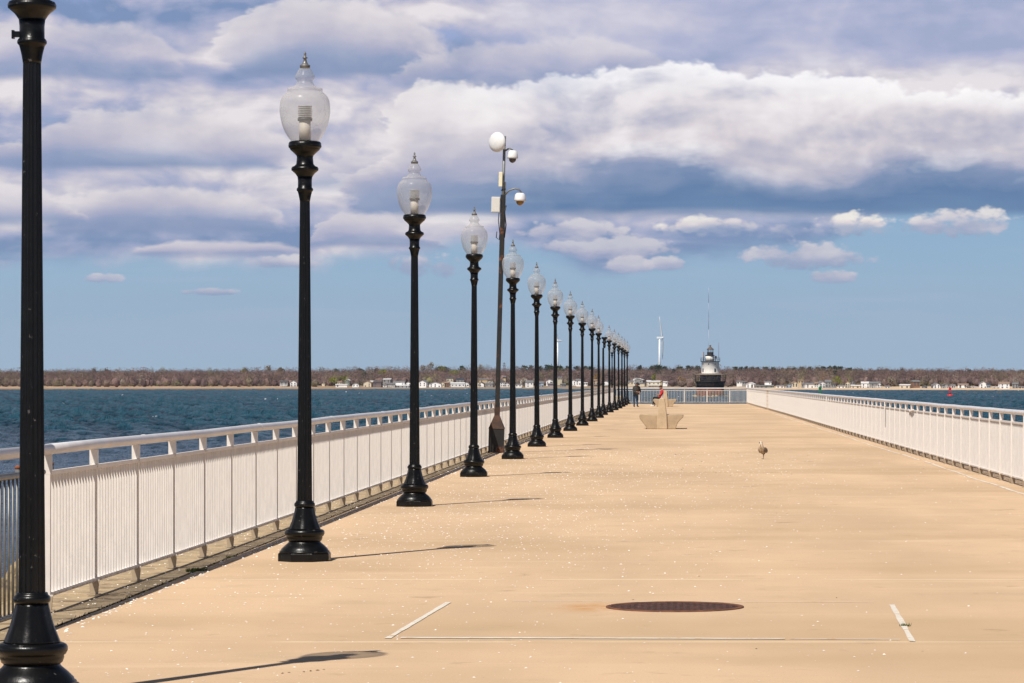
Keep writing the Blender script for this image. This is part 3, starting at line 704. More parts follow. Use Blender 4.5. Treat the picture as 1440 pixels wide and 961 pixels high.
def shore_mat():
    m = bpy.data.materials.new('shore_ground'); m.use_nodes = True; t = m.node_tree; p = t.nodes['Principled BSDF']
    v = X(t, t.nodes.new('ShaderNodeTexCoord').outputs['Object']); x, y, z = sep(v)
    az = x / y * 4480.0 + 946.0; h = z - WZ + (noise(v, .12, 4, .6) - .5) * .5
    right = az.sstep(980.0, 1080.0); mid = az.sstep(430.0, 520.0) * (1.0 - right)
    sand = mix(rgb(150, 122, 94), rgb(196, 170, 142), right)
    sand = mix(sand, rgb(132, 118, 100), mid * noise(v, .25, 3, .7).sstep(.4, .6))
    c = mix(rgb(84, 74, 62), sand, h.sstep(.2, .7))
    c = mix(c, rgb(178, 150, 122), (1.0 - az.sstep(420.0, 470.0)) * h.sstep(.9, 1.3) * noise(v, .1, 4, .6).sstep(.2, .5)); c = mix(c, rgb(132, 112, 92), (1.0 - az.sstep(420.0, 470.0)) * noise(v, .35, 3, .7).sstep(.5, .62) * .7)
    c = mix(c, rgb(96, 88, 66), h.sstep(1.9, 2.5))
    t.links.new(c.k, p.inputs['Base Color']); p.inputs['Roughness'].default_value = 1.0; return m
tag(b.build('shore_terrain', shore_mat()), kind='structure')

# ---- houses of the far shore
HM = {}
def hm(c):
    k = tuple(c)
    if k not in HM: HM[k] = mat('house_%d_%d_%d' % k, rgb(*c), .8, var=.08, vscale=.4)
    return HM[k]
CW, CC, CT, CG, CB, CBR, CM_, CGR = (234, 232, 230), (206, 194, 170), (196, 174, 138), (140, 138, 136), (170, 186, 200), (128, 96, 76), (112, 92, 92), (120, 128, 120)
WIN = mat('window_dark', rgb(72, 78, 88), .2); RG, RD, RBn, RW_, RN = (112, 112, 114), (74, 72, 74), (140, 116, 98), (204, 202, 202), (48, 54, 70)
names = {CW: 'white', CC: 'cream', CT: 'tan', CG: 'grey', CB: 'pale blue', CBR: 'brown', CM_: 'dark mauve', CGR: 'grey-green'}
rn = {RG: 'grey', RD: 'dark', RBn: 'brown', RW_: 'pale', RN: 'navy'}
H = [(399, 542.8, 11, 7.5, CG, RD, 0), (412.5, 544, 9, 9, CW, RG, 1), (454.6, 540, 4, 4, CC, RG, 1), (477, 541, 6, 5, CC, RBn, 0), (480, 544.7, 16, 4.5, CW, RW_, 0), (488.5, 539, 6, 5.5, CGR, RW_, 1), (500, 544.5, 9, 5.5, CW, RG, 1),
     (516.5, 544.8, 11, 9, CC, RBn, 1), (522, 541, 5, 5.5, CC, RW_, 0), (530.5, 544.8, 11, 9, CM_, RD, 0), (539, 545, 9, 4.5, CW, RG, 0), (543.5, 538, 11, 5.5, CG, RW_, 0), (549, 545, 13, 6.5, CG, RG, 0), (561, 543, 16, 7, CW, RG, 0), (563, 546, 23, 4.4, CB, RW_, 0), (574, 543, 7, 6, CW, RD, 1),
     (594, 543.8, 11, 9, CW, RG, 1), (612, 544.8, 17, 7.5, CW, RG, 1), (622, 544, 6, 7, CC, RBn, 1), (628, 545, 7, 8, CBR, RBn, 0), (632.5, 537.5, 9.5, 7, CC, RD, 0), (647, 538.5, 10, 6.5, CG, RN, 0), (644, 544.8, 20, 7, CW, RW_, 0), (656, 544.5, 7, 7, CW, RG, 1), (672, 544, 5, 7, CC, RG, 1), (680, 538.5, 11, 6, CT, RG, 0), (689, 538.5, 7, 4.5, CC, RD, 0),
     (677, 544.8, 7, 7, CW, RD, 1), (687.5, 544.8, 11, 6.5, CG, RG, 0), (707, 544.5, 6, 9, CW, RD, 0), (713, 544.8, 7, 6.5, CW, RG, 1), (709, 533, 4, 3.5, CT, RG, 0), (729, 544.4, 9, 4.5, CW, RG, 0), (737, 539, 9, 7.5, CW, RBn, 1), (745, 545.3, 10, 10, CW, RG, 0), (761, 544.6, 7, 8, CB, RG, 0), (772.5, 540, 9, 6.5, CW, RG, 1), (774, 545, 8, 6, CM_, RG, 0), (787.5, 535, 6, 5, CC, RG, 0),
     (793, 544, 6, 4.5, CG, RG, 0), (806, 542, 8, 8, CW, RG, 1), (813.5, 542, 7, 9, CW, RG, 0), (823, 541.5, 6, 3.5, CW, RW_, 0), (838, 541, 9, 7.5, CT, RBn, 0), (852, 542.3, 8, 6.5, CW, RG, 1), (886.5, 541.5, 9, 6, CC, RG, 0), (893, 536, 6, 5, CW, RG, 1), (898, 538.5, 12, 6, CG, RW_, 1), (899, 542.5, 15, 4, CC, RG, 0), (912, 538.5, 6, 3.5, CG, RW_, 0), (919.5, 542, 18, 6.5, CC, RW_, 0), (927.5, 539.5, 7, 5, CT, RBn, 0), (935.2, 540.8, 6.5, 4.2, CW, RW_, 0),
     (1040, 540, 8, 4.5, CW, RG, 0), (1047, 540.5, 7, 4, CG, RG, 0), (1054.8, 545.8, 11.5, 8, CW, RW_, 1), (1068.6, 546.3, 11, 4.6, CG, RG, 0), (1080, 541.5, 9.5, 5.3, CW, RG, 0), (1081, 546.6, 14, 5, CGR, RG, 0), (1097, 546.2, 11, 4.6, CW, RG, 0), (1109.5, 545.8, 8.5, 5.3, CB, RG, 1), (1118, 544.5, 8, 8, CC, RBn, 1), (1126, 539, 8, 5, CT, RBn, 0), (1130.5, 545, 7, 6.5, CG, RG, 0), (1139, 546, 12.5, 7.5, CW, RG, 0), (1148.3, 545.3, 6, 8, CC, RBn, 0),
     (1156.5, 546, 9, 10, CW, RG, 1), (1164.5, 545.3, 8, 11, CG, RG, 0), (1172, 545, 6, 6, CG, RD, 0), (1183, 546.8, 10.5, 5.2, CW, RG, 0), (1192, 545.8, 7, 9.5, CC, RBn, 1), (1199, 540.5, 6, 5, CG, RN, 1), (1203, 546.8, 13, 5.3, CC, RW_, 0), (1217.4, 546.8, 12.4, 10, CW, RW_, 0), (1231, 546.8, 15, 10, CG, RG, 0), (1236.5, 546.5, 5, 8.5, CW, RG, 1), (1248, 547, 7.5, 4.5, CW, RG, 0), (1272, 546.8, 14.6, 6.4, CC, RW_, 0), (1289, 543.5, 9.5, 8.7, CBR, RG, 0), (1301, 545.8, 6, 3, CG, RG, 0),
     (1312, 546.5, 5, 5.5, CG, RG, 0), (1317.5, 546.5, 9, 7.5, CW, RG, 1), (1330.6, 546.6, 12, 7.3, CG, RG, 1), (1341, 546.6, 6, 6, CW, RG, 0), (1354, 547, 14, 7.5, CW, RBn, 0), (1362, 546.7, 4, 4.5, CC, RG, 1), (1370.7, 547.2, 7.5, 3, CW, RW_, 0), (1383, 546.8, 10, 10.5, CW, RG, 1), (1390, 546.5, 5, 7, CB, RN, 0), (1401, 547.2, 10.5, 3, CW, RW_, 0), (1413, 547, 13.5, 10, CW, RBn, 0), (1427.6, 546.6, 8, 8.5, CG, RG, 0), (1436.5, 547, 8, 3.8, CC, RG, 0)]
def houseD(px, yb): return shoreD(px) + (34 if yb > 543.5 else 34 + (544 - yb) * 13)
HB = [(h[0], h[2] / 2, houseD(h[0], h[1])) for h in H]
def blocked(px, D, r):
    rp = r * F / D * .55
    return any(abs(px - hx) < hw + rp and D < hd + 9 for hx, hw, hd in HB)

# ---- leafless woods that read as one mass: twig clumps of small faces through each crown
def cmat(name, cols, scale=.05):
    m = bpy.data.materials.new(name); m.use_nodes = True; t = m.node_tree; p = t.nodes['Principled BSDF']
    v = X(t, t.nodes.new('ShaderNodeTexCoord').outputs['Object'])
    at = t.nodes.new('ShaderNodeAttribute'); at.attribute_name = 'kind'; k = X(t, at.outputs['Fac'])
    c = k.ramp(cols, 'LINEAR'); c = mix(c, (.5, .5, .5, 1), 0.0)
    nn = noise(v, .35, 3, .6)
    c = mix(c, (0.02, .018, .016, 1), nn.sstep(.5, .8) * .2)
    t.links.new(c.k, p.inputs['Base Color']); p.inputs['Roughness'].default_value = 1.0; p.inputs['Specular IOR Level'].default_value = .1
    return m
WOOD = cmat('bare_wood', [(0, rgb(84, 70, 70)), (.3, rgb(134, 110, 104)), (.5, rgb(104, 90, 84)), (.68, rgb(122, 110, 92)), (.8, rgb(122, 120, 80)), (.9, rgb(138, 112, 84)), (1, rgb(142, 132, 122))])
rs = np.random.RandomState(5)
V_, F_, K_ = [], [], []; vc = 0
def crown(cx, cy, z0, r, h, kind, nf, s0, flat=False):
    """cloud of small leaning triangles filling an uneven crown"""
    global vc
    lob = rs.normal(0, .42, (5, 3)); lob[:, 2] = np.abs(lob[:, 2]) * .8
    pick = rs.randint(0, 5, nf); d = rs.normal(0, 1, (nf, 3)); d /= np.linalg.norm(d, axis=1)[:, None] + 1e-9
    p = lob[pick] + d * (rs.rand(nf, 1) ** .3) * .60
    p[:, 2] = np.clip(p[:, 2], -.75, 1.3)
    c = np.stack([cx + p[:, 0] * r, cy + p[:, 1] * r, z0 + (p[:, 2] + .75) / 1.6 * h], -1)
    a = rs.normal(0, 1, (nf, 3)) * s0; bb = rs.normal(0, 1, (nf, 3)) * s0; a[:, 2] = np.abs(a[:, 2]) * 1.6
    tri = np.stack([c, c + a, c + bb], 1).reshape(-1, 3); V_.append(tri)
    F_.append(np.arange(nf * 3).reshape(-1, 3) + vc); vc += nf * 3; K_.append(np.full(nf * 3, kind) + rs.normal(0, .02, nf * 3))
ICO = bmesh.new(); bmesh.ops.create_icosphere(ICO, subdivisions=2, radius=1.0); ICO.verts.ensure_lookup_table()
IV = np.array([v.co for v in ICO.verts]); IF = np.array([[v.index for v in f.verts] for f in ICO.faces]); ICO.free()
def hull(cx, cy, z0, r, h, kind):
    global vc
    v = IV * (1 + rs.normal(0, .22, (len(IV), 1))) * np.array([r * .66, r * .66, h * .36]) + np.array([cx, cy, z0 + h * .40])
    V_.append(v); F_.append(IF + vc); vc += len(v); K_.append(np.full(len(v), kind) + rs.normal(0, .02, len(v)))
def trunks(cx, cy, z0, h, kind=.02):
    global vc
    w = .25; tri = np.array([[cx - w, cy, z0 - .5], [cx + w, cy, z0 - .5], [cx, cy, z0 + h * .7], [cx, cy + w, z0 - .5]]); V_.append(tri)
    F_.append(np.array([[0, 1, 2], [1, 3, 2]]) + vc); vc += 4; K_.append(np.full(4, kind))
def flush(name, m, parent=None):
    global V_, F_, K_, vc
    v = np.concatenate(V_).astype(np.float32); f = np.concatenate(F_).astype(np.int32); k = np.concatenate(K_).astype(np.float32)
    me = bpy.data.meshes.new(name); me.vertices.add(len(v)); me.vertices.foreach_set('co', v.ravel())
    me.loops.add(f.size); me.loops.foreach_set('vertex_index', f.ravel()); me.polygons.add(len(f))
    me.polygons.foreach_set('loop_start', np.arange(0, f.size, 3, dtype=np.int32)); me.polygons.foreach_set('loop_total', np.full(len(f), 3, dtype=np.int32))
    me.update(calc_edges=True); a = me.attributes.new('kind', 'FLOAT', 'POINT'); a.data.foreach_set('value', np.clip(k, 0, 1)); me.materials.append(m)
    o = bpy.data.objects.new(name, me); COL.objects.link(o); o.parent = parent; V_, F_, K_ = [], [], []; vc = 0; return o
def topY(px):                                     # photo row of the tree line
    return float(np.interp(px, [-560, 0, 60, 140, 230, 330, 430, 480, 540, 600, 620, 660, 720, 760, 820, 860, 930, 960, 1040, 1100, 1160, 1200, 1290, 1360, 1440, 1860],
                               [521, 521, 522, 521, 520.5, 521, 520, 520, 516.5, 518, 517, 517.5, 518, 517, 517, 517.5, 518, 517, 518.5, 518.5, 518, 520, 521, 521.5, 522, 522]))
def frontd(px):                                   # how far behind the waterline the woods begin
    return float(np.interp(px, [-560, 380, 460, 520, 880, 940, 1000, 1060, 1120, 1860], [62, 62, 50, 120, 120, 60, 30, 50, 110, 110]))
for row in range(15):
    t = row / 14.0
    px = -560 + rs.uniform(0, 8)
    while px < 1860:
        D0 = shoreD(px); d = frontd(px) + t ** 1.2 * (640 - frontd(px)) + rs.uniform(-14, 14); D = D0 + d
        g = WZ + gH(px, d); ztop = EYE + (537 - (topY(px) + .5 * math.sin(px * .11 + row) + rs.uniform(-.4, 1.3))) * D / F
        full = ztop - g; h = min(full, rs.uniform(6.5, 9.5)) if row < 11 else full
        inview = -60 < px < 1500
        r = h * rs.uniform(.42, .66); kind = rs.choice([.05, .15, .28, .4, .55, .68, .8, .9, 1.0], p=[.22, .24, .2, .14, .10, .05, .02, .02, .01])
        if not blocked(px, D, r): hull(PX(px, D), D, g - .5, r * (.7 if row < 3 else 1.0), h * (.85 if row < 3 else 1.0), kind); crown(PX(px, D), D, g - .3, r, h, kind, int(420 if inview else 30), .25 if inview else .6)
        px += (r * 1.25) * F / D * (1.0 if inview else 1.4)
# shrubs along the front edge
for k in range(330):
    px = rs.uniform(-60, 1500); D0 = shoreD(px); d = frontd(px) - rs.uniform(4, 30) if px < 450 or 930 < px < 1050 else rs.uniform(36, 120); D = D0 + d
    h = rs.uniform(1.5, 4.5); 
    if not blocked(px, D, h * .8): crown(PX(px, D), D, WZ + gH(px, d), h * .8, h, rs.choice([.1, .5, .68, .8]), 70, .25)
wd = flush('bare_woodland', WOOD); tag(wd, 'brown leafless woodland covering the low hills of the far shore', 'woodland', kind='stuff')

# ---- dark evergreens and other trees one can tell apart
PINE = cmat('pine_needles', [(0, rgb(38, 52, 40)), (.5, rgb(52, 66, 46)), (1, rgb(66, 78, 50))])
SPR = cmat('spring_leaves', [(0, rgb(120, 124, 52)), (.5, rgb(138, 132, 62)), (1, rgb(150, 118, 66))])
PALE = cmat('pale_twigs', [(0, rgb(150, 140, 124)), (1, rgb(140, 128, 112))])
TRK = mat('trunk_bark', rgb(78, 66, 56), .95, var=.2, vscale=.5)
def tree(px, ytop, ybase, wpx, name, m, label, dd, group=None, kindv=.4, nf=420, s=.38):
    D = shoreD(px) + dd; g = WZ + gH(px, dd); h = EYE + (537 - ytop) * D / F - g
    root = empty(name, (PX(px, D), D, g - .2)); tag(root, label, 'tree', group)
    b = MB(); b.tube([(0, 0, 0), (.1, 0, h * .45), (0, 0, h * .8)], [.28, .2, .08], 6)
    for q in range(4):
        a = q * 1.6; b.tube([(0, 0, h * (.35 + q * .08)), (math.cos(a) * wpx * D / F * .3, math.sin(a) * 1.5, h * (.55 + q * .08))], [.12, .04], 5)
    b.build('trunk', TRK, root)
    z0 = EYE + (537 - ybase) * D / F - g; z0 = max(z0, h * .15); w = wpx * D / F / 2
    if name == 'pine_tree':
        for q in range(5):
            f_ = q / 4; crown(rs.normal(0, w * .12), 0, z0 + (h - z0) * f_ * .72, w * (1.05 - .62 * f_), (h - z0) * .34, kindv, nf // 4, s)
    else: crown(0, 0, z0, w, h - z0, kindv, nf, s)
    flush('crown', m, root); return root
side = lambda px: 'left' if px < 946 else 'right'
pines = [(132, 520), (150, 520), (345, 519), (395, 518), (474, 519.5), (507, 519), (513, 524, 'low'), (529, 519), (617, 516), (627, 515.5), (650, 515), (738, 515), (747, 514.5), (759, 515), (769, 514), (775, 514.5), (784, 515),
         (788, 515), (797, 515.5), (811, 515), (823, 515.5), (830, 515), (900, 514.5), (917, 515), (922, 514), (928, 515), (934, 516), (953, 516), (958, 516), (968, 515), (973, 515.5), (981, 516), (1034, 517), (1042, 517), (1050, 516.5), (1058, 516.5), (1066, 516.8), (1077, 517), (1086, 517.3),
         (1097, 518), (1108, 517.5), (1116, 517.2), (1128, 517), (1138, 517), (1150, 516.5), (1158, 515.8), (1166, 515.5), (1174, 515.8), (1182, 516), (1193, 518), (1201, 518.5), (1213, 520.5), (1226, 521), (1237, 521), (1247, 519.5), (1268, 519), (1321, 521.5), (1351, 521), (1363, 521.3), (1399, 522), (1436, 522)]
lmk = [(132, 'the left woods'), (512, 'the second and third lamps'), (622, 'the third and fourth lamps')]
for i, a in enumerate(pines):
    px, yt = a[0], a[1]
    rank = sum(1 for q in pines[:i] if (q[0] < 990) == (px < 990))
    if px < 990: n_ = sum(1 for q in pines if q[0] < 990) - 1 - rank; lab = 'dark pine on the hill crest, %s pine to the left of the lighthouse' % ORD[n_]
    else: lab = 'dark pine on the hill crest, %s pine to the right of the lighthouse' % ORD[rank]
    tree(px, yt + rs.uniform(-.2, 1.0), yt + rs.uniform(7, 11), rs.uniform(10, 17), 'pine_tree', PINE, lab, 560 if len(a) == 2 else 300, 'dark pines along the crest of the far shore', rs.uniform(.1, .9), 520, .40)
for (px, yt, yb, w, nm, m, lab, dd) in [
    (1175, 521.5, 532, 8, 'pine_tree', PINE, 'single dark conical pine standing in front of the woods right of the green beacon', 200),
    (925, 514, 528, 14, 'pine_tree', PINE, 'large dark evergreen clump at the foot of the big wind turbine', 330),
    (948, 520, 529, 9, 'pine_tree', PINE, 'dark evergreen half way down the hill, right of the big wind turbine', 300),
    (919, 527, 536, 6.5, 'spring_tree', SPR, 'small bright yellow-green tree on the slope below the big wind turbine', 110),
    (958, 531, 539, 11, 'spring_tree', SPR, 'orange-tinged tree left of the lighthouse', 70),
    (537, 521.5, 530, 13, 'spring_tree', SPR, 'yellow-green budding tree left of the third lamp', 260),
    (481, 529, 537, 12, 'spring_tree', SPR, 'yellow-green tree above the first houses right of the second lamp', 120),
    (467, 532, 541, 16, 'spring_tree', SPR, 'olive green tree by the marsh edge right of the second lamp', 80),
    (638, 522.5, 530, 14, 'spring_tree', SPR, 'yellow-green budding tree between the third and fourth lamps', 240),
    (622, 516.5, 524, 12, 'spring_tree', SPR, 'yellow-green treetop on the crest right of the third lamp', 450),
    (762, 526, 534, 13, 'spring_tree', SPR, 'yellow-green tree between the fifth and sixth lamps', 220),
    (773, 526, 533, 10, 'spring_tree', SPR, 'yellow-green tree close to the left of the sixth lamp', 230),
    (837, 530, 540, 12, 'spring_tree', SPR, 'tan budding tree behind the middle of the lamp row', 90),
    (1076, 525.5, 531, 8, 'spring_tree', SPR, 'yellow-green tree in the woods right of the lighthouse', 260),
    (1178, 532, 543, 13, 'spring_tree', SPR, 'orange-tan tree between beach houses right of the green beacon', 60),
    (341, 519, 526, 9, 'spring_tree', SPR, 'green-tipped tree on the crest left of the second lamp', 450),
    (378, 514.5, 525, 10, 'bare_tree', PALE, 'tall thin bare tree above the crest left of the second lamp', 420),
    (607, 510.5, 522, 9, 'bare_tree', PALE, 'tall pale bare tree rising above the crest right of the third lamp', 470),
    (596, 513.5, 524, 11, 'bare_tree', PALE, 'pale bare tree on the crest just right of the third lamp', 460),
    (655, 519, 535, 14, 'bare_tree', PALE, 'pale grey bare tree left of the fourth lamp', 200),
    (676, 514, 525, 11, 'bare_tree', PALE, 'pale bare treetop on the crest right of the fourth lamp', 450),
    (737, 533, 544, 9, 'bare_tree', PALE, 'grey bare tree in front of the white house right of the fifth lamp', 40),
    (1253, 531, 543, 10, 'bare_tree', PALE, 'pale bare tree beside the beach houses left of the red buoy', 70),
    (1290, 521, 527, 16, 'bare_tree', PALE, 'broad bare treetop on the crest above the brown grey house', 480),
    (1246, 519, 526, 8, 'bare_tree', PALE, 'pointed bare treetop on the crest left of the red buoy', 520)]:
    tree(px, yt, yb, w, nm, m, lab, dd, None, .1 if 'yellow' in lab or 'green' in lab else .95, 360, .36)

# ---- build the houses
marks = [(428, 'second lamp'), (583, 'third lamp'), (666, 'fourth lamp'), (721, 'fifth lamp'), (781, 'seventh lamp'), (850, 'middle of the lamp row'), (998, 'lighthouse'), (1153, 'green beacon'), (1336, 'red buoy')]
cnt = {}
order = sorted(H, key=lambda h: (h[0], h[1]))
lab_of = {}
import bisect
groups = {}
for h in order:
    mk = min(marks, key=lambda q: abs(q[0] - h[0])); sd_ = 'left' if h[0] < mk[0] else 'right'; groups.setdefault((mk, sd_), []).append(h)
for (mk, sd_), L in groups.items():
    L.sort(key=lambda h: abs(h[0] - mk[0]))
    for i, h in enumerate(L): lab_of[h] = (mk[1], sd_, i)
for h in order:
    px, yb, w, hh, wc, rc, gable = h
    D = houseD(px, yb); g_ = EYE + (537 - yb) * D / F; W = w * D / F; Ht = hh * D / F
    mk, sd_, i = lab_of[h]
    st = 'two-storey' if hh > 7 else 'low'
    o = empty('house', (PX(px, D), D, g_)); o.rotation_euler = (0, 0, rs.uniform(-.25, .25))
    tag(o, '%s %s house with %s roof, %s house %s of the %s' % (st, names[wc], rn[rc], ORD[i], sd_, mk), 'house', 'houses along the far shore')
    dp = max(5, W * .8); rh = Ht * (.34 if gable else .26); wh = Ht - rh; e = .25
    gb = WZ + gH(px, D - shoreD(px)) - g_ - 1.0
    b = MB(); b.box(-W / 2, W / 2, 0, dp, min(0, gb) - .5, wh)
    if gable: b.prism([(-W / 2, wh), (W / 2, wh), (0, Ht - .08)], 0, dp)
    b.build('wall', hm(wc), o)
    b = MB()
    if gable:
        b.prism([(-W / 2 - e, wh - .12), (-W / 2 - e, wh + .1), (0, Ht + .12), (W / 2 + e, wh + .1), (W / 2 + e, wh - .12), (0, Ht - .1)], -.3, dp + .3)
    else:
        b.add([(-W / 2 - e, -.3, wh), (W / 2 + e, -.3, wh), (W / 2 + e, dp + .3, wh), (-W / 2 - e, dp + .3, wh), (-W / 2 - e, dp / 2, Ht), (W / 2 + e, dp / 2, Ht)], [(0, 1, 5, 4), (2, 3, 4, 5), (1, 2, 5), (0, 4, 3), (0, 3, 2, 1)])
    roof = b.build('roof', hm(rc), o)
    if rs.rand() < .4:
        b = MB(); cx = rs.uniform(-.3, .3) * W; b.box(cx - .3, cx + .3, dp / 2 - .3, dp / 2 + .3, wh, Ht + .7); b.build('chimney', hm(CBR), roof)
    nw = max(2, int(W / 2.1)); rows = [.28, .72] if hh > 7 else [.5]
    for fr in rows:
        for k in range(nw):
            if rs.rand() < .12: continue
            x = -W / 2 + (k + .5) * W / nw; ww = rs.choice([.3, .35, .5]); zc = wh * fr
            b = MB(); b.box(x - ww, x + ww, -.06, .02, zc - .42, zc + .42); b.build('window', WIN, o)
    if hh > 5 and rs.rand() < .5:
        b = MB(); b.box(-W / 2 + .3, W / 2 - .3, -1.8, -.07, -.2, .12); b.box(-W / 2 + .3, W / 2 - .3, -1.8, -1.72, .9, 1.0)
        for k in range(5): b.box(-W / 2 + .3 + k * (W - .7) / 4, -W / 2 + .42 + k * (W - .7) / 4, -1.8, -1.7, -1.5, wh * .5)
        b.build('porch', hm(CW if rs.rand() < .6 else CG), o)
# row of white trailers high on the left hill
D = 2500
for k in range(7):
    px = 372 + k * 6.0; o = empty('white_trailer', (PX(px, D), D, PZ(527.2 + .3 * math.sin(k * 2), D)))
    tag(o, 'white trailer on the left hill, %s of the row of seven counted from the left' % (['first', 'second', 'third', 'fourth', 'fifth', 'sixth', 'last'][k]), 'trailer', 'white trailers on the left hill')
    b = MB(); W = 2.3; b.box(-W / 2, W / 2, 0, 6, 0, .95); b.box(-W / 2, W / 2, 0, 6, -3, -.1); b.build('body', hm((228, 228, 230)), o)
    b = MB(); b.prism([(-W / 2 - .1, .953), (W / 2 + .1, .953), (0, 1.35)], -.1, 6.1); b.build('roof', hm((214, 214, 216)), o)
# boulders and small craft dots near the right beach are too faint; low rocks in the water off the beach
RK = mat('rock_tan', rgb(150, 130, 98), .95, var=.3, vscale=2.0, col2=rgb(84, 74, 58), f2=(.5, .65), s2=1.2, bump=.8, bscale=6)
RKD = mat('rock_dark', rgb(80, 74, 66), .95, var=.3, vscale=1.5)
def rock_mesh(seed):
    rs_ = random.Random(seed); bm = bmesh.new(); bmesh.ops.create_icosphere(bm, subdivisions=2, radius=1.0)
    pl = [(Vector((rs_.gauss(0, 1), rs_.gauss(0, 1), rs_.gauss(0, 1))).normalized(), rs_.uniform(.55, .85)) for _ in range(9)]
    for v in bm.verts:
        for n_, d_ in pl:
            q = v.co.dot(n_) - d_
            if q > 0: v.co -= n_ * q * .92
        v.co *= rs_.uniform(.96, 1.04)
    me_ = bpy.data.meshes.new('rock'); bm.to_mesh(me_); bm.free(); return me_
ROCKS = [rock_mesh(k) for k in range(6)]
for m_ in ROCKS[:4]: m_.materials.append(RK)
for m_ in ROCKS[4:]: m_.materials.append(RKD)
for k, (px, yy) in enumerate([(1292, 552.5), (1311, 552.8), (1323, 552.6), (1343, 552.7), (1358, 552.4), (1371, 553), (1405, 552.8), (1416, 553)]):
    D = SEA * F / (yy - 537); o = bpy.data.objects.new('shore_rock', ROCKS[4 + k % 2]); COL.objects.link(o); o.location = (PX(px, D), D, WZ + .05); o.scale = (rs.uniform(.9, 2.0), 1.5, .45)
    tag(o, 'low dark rock awash off the right beach near the red buoy', 'rock', 'dark rocks awash off the right beach')
# riprap beside the pier, seen through the grey bars
for k in range(150):
    t = rs.rand(); x = -5.6 - t * 10.5 + rs.uniform(-.4, .4); y = rs.uniform(24, 92) if k > 40 else rs.uniform(22, 40)
    o = bpy.data.objects.new('boulder', ROCKS[rs.randint(0, 4)]); COL.objects.link(o)
    s_ = rs.uniform(.35, .8); o.location = (x, y, -.95 - t * 2.4 + rs.uniform(-.15, .15)); o.scale = (s_, s_ * rs.uniform(.8, 1.2), s_ * rs.uniform(.6, .9)); o.rotation_euler = (rs.uniform(0, 6), rs.uniform(0, 6), rs.uniform(0, 6))
    tag(o, 'tan boulder of the riprap slope beside the pier, behind the grey bars at the left', 'boulder', 'riprap boulders beside the pier')
b = MB(); vs = []; fs = []
for i, y in enumerate(np.linspace(8, 110, 52)):
    for j, (x, z) in enumerate([(-4.7, -.55), (-5.6, -1.0), (-8, -1.7), (-12, -2.5), (-16.5, -3.6)]): vs.append((x + rs.uniform(-.2, .2) * (j > 0), y, z + rs.uniform(-.2, .2)))
for i in range(51):
    for j in range(4): fs.append((i * 5 + j, i * 5 + j + 1, (i + 1) * 5 + j + 1, (i + 1) * 5 + j))
b.add(vs, fs); tag(b.build('rock_slope_ground', RK), kind='structure')
for k in range(14):
    o = bpy.data.objects.new('rubble_stone', ROCKS[rs.randint(4, 6)]); COL.objects.link(o); o.location = (rs.uniform(-4.88, -4.70), rs.uniform(19.8, 22.6), .0 + rs.uniform(0, .05)); s_ = rs.uniform(.04, .11); o.scale = (s_, s_ * 1.3, s_ * .8); o.rotation_euler = (k, k * 2, k)
    tag(o, 'brown rubble stone piled behind the nearest lamp at the foot of the grey railing', 'stone', 'rubble at the foot of the grey railing')
for k, (px, py) in enumerate(((71.5, 655.5), (25, 661.5))):
    D = SEA * F / (py + 4 - 537); o = empty('rusty_pile', (PX(px, D), D, WZ)); b = MB(); b.lathe([(-1, .16), (.28, .16), (.34, .10)], 12); b.build('shaft', mat('pile_grey', rgb(110, 108, 106), .9, var=.3, vscale=3), o)
    b = MB(); b.lathe([(.22, .17), (.36, .15), (.42, .05)], 12); b.build('cap', mat('pile_rust', rgb(150, 84, 50), .9, var=.3, vscale=4), o)
    tag(o, ['rust-capped pile stub in the water just right of the nearest lamp', 'rust-capped pile stub in the water just left of the nearest lamp'][k], 'pile')

# ---- wind turbines
TW = mat('turbine_white', rgb(232, 234, 236), .4, var=.02, vscale=.1)
def turbine(px, hub, D, label, tips, nac, r0=2.4):
    zb = WZ + 6; zh = PZ(hub, D); o = empty('wind_turbine', (PX(px, D), D, zb)); tag(o, label, 'wind turbine')
    b = MB(); b.lathe([(0, r0), (zh - zb - 1.4, r0 * .62)], 20); b.build('tower', TW, o)
    k = D / F; n0_, n1_ = nac[0] * k, nac[1] * k
    b = MB(); b.box(n0_, n1_, -1.9, 1.9, zh - zb - 1.6, zh - zb + 1.9); b.build('nacelle', TW, o, bevel=.4)
    hx = nac[2] * k
    b = MB(); b.lathe([(-1.6, 1.7), (.6, 1.8), (1.9, 1.2), (2.5, .2)], 16, M=Matrix.Translation((hx, 0, zh - zb)) @ Matrix.Rotation(R(90), 4, 'Y')); b.build('hub', TW, o)
    for (tx, ty, dy) in tips:
        tip = Vector((hx + tx * k, dy, zh - zb + ty * k)); a = Vector((hx, 0, zh - zb)); d = (tip - a).normalized(); u = d.cross(Vector((0, 1, 0))).normalized() if abs(d.y) < .9 else Vector((1, 0, 0)); w = d.cross(u)
        b = MB(); vs = []
        for t, c, th in ((0, 1.0, .9), (.08, 1.1, .9), (.2, 2.1, .6), (.5, 1.5, .4), (.8, .95, .25), (1, .3, .1)):
            p = a + (tip - a) * t; vs += [p - u * c * .65, p + w * th, p + u * c * .85, p - w * th]
        fs = [(i * 4 + j, i * 4 + (j + 1) % 4, (i + 1) * 4 + (j + 1) % 4, (i + 1) * 4 + j) for i in range(5) for j in range(4)] + [(0, 1, 2, 3), (20, 21, 22, 23)]
        b.add(vs, fs, smooth=True); b.build('blade', TW, o)
turbine(927.5, 475.5, 5600, 'large white wind turbine seen side on, left of the lighthouse', [(-4.0, 30, -6), (.4, -30, 8), (1.5, 3, 36)], (-4.0, 3.0, 3.8))
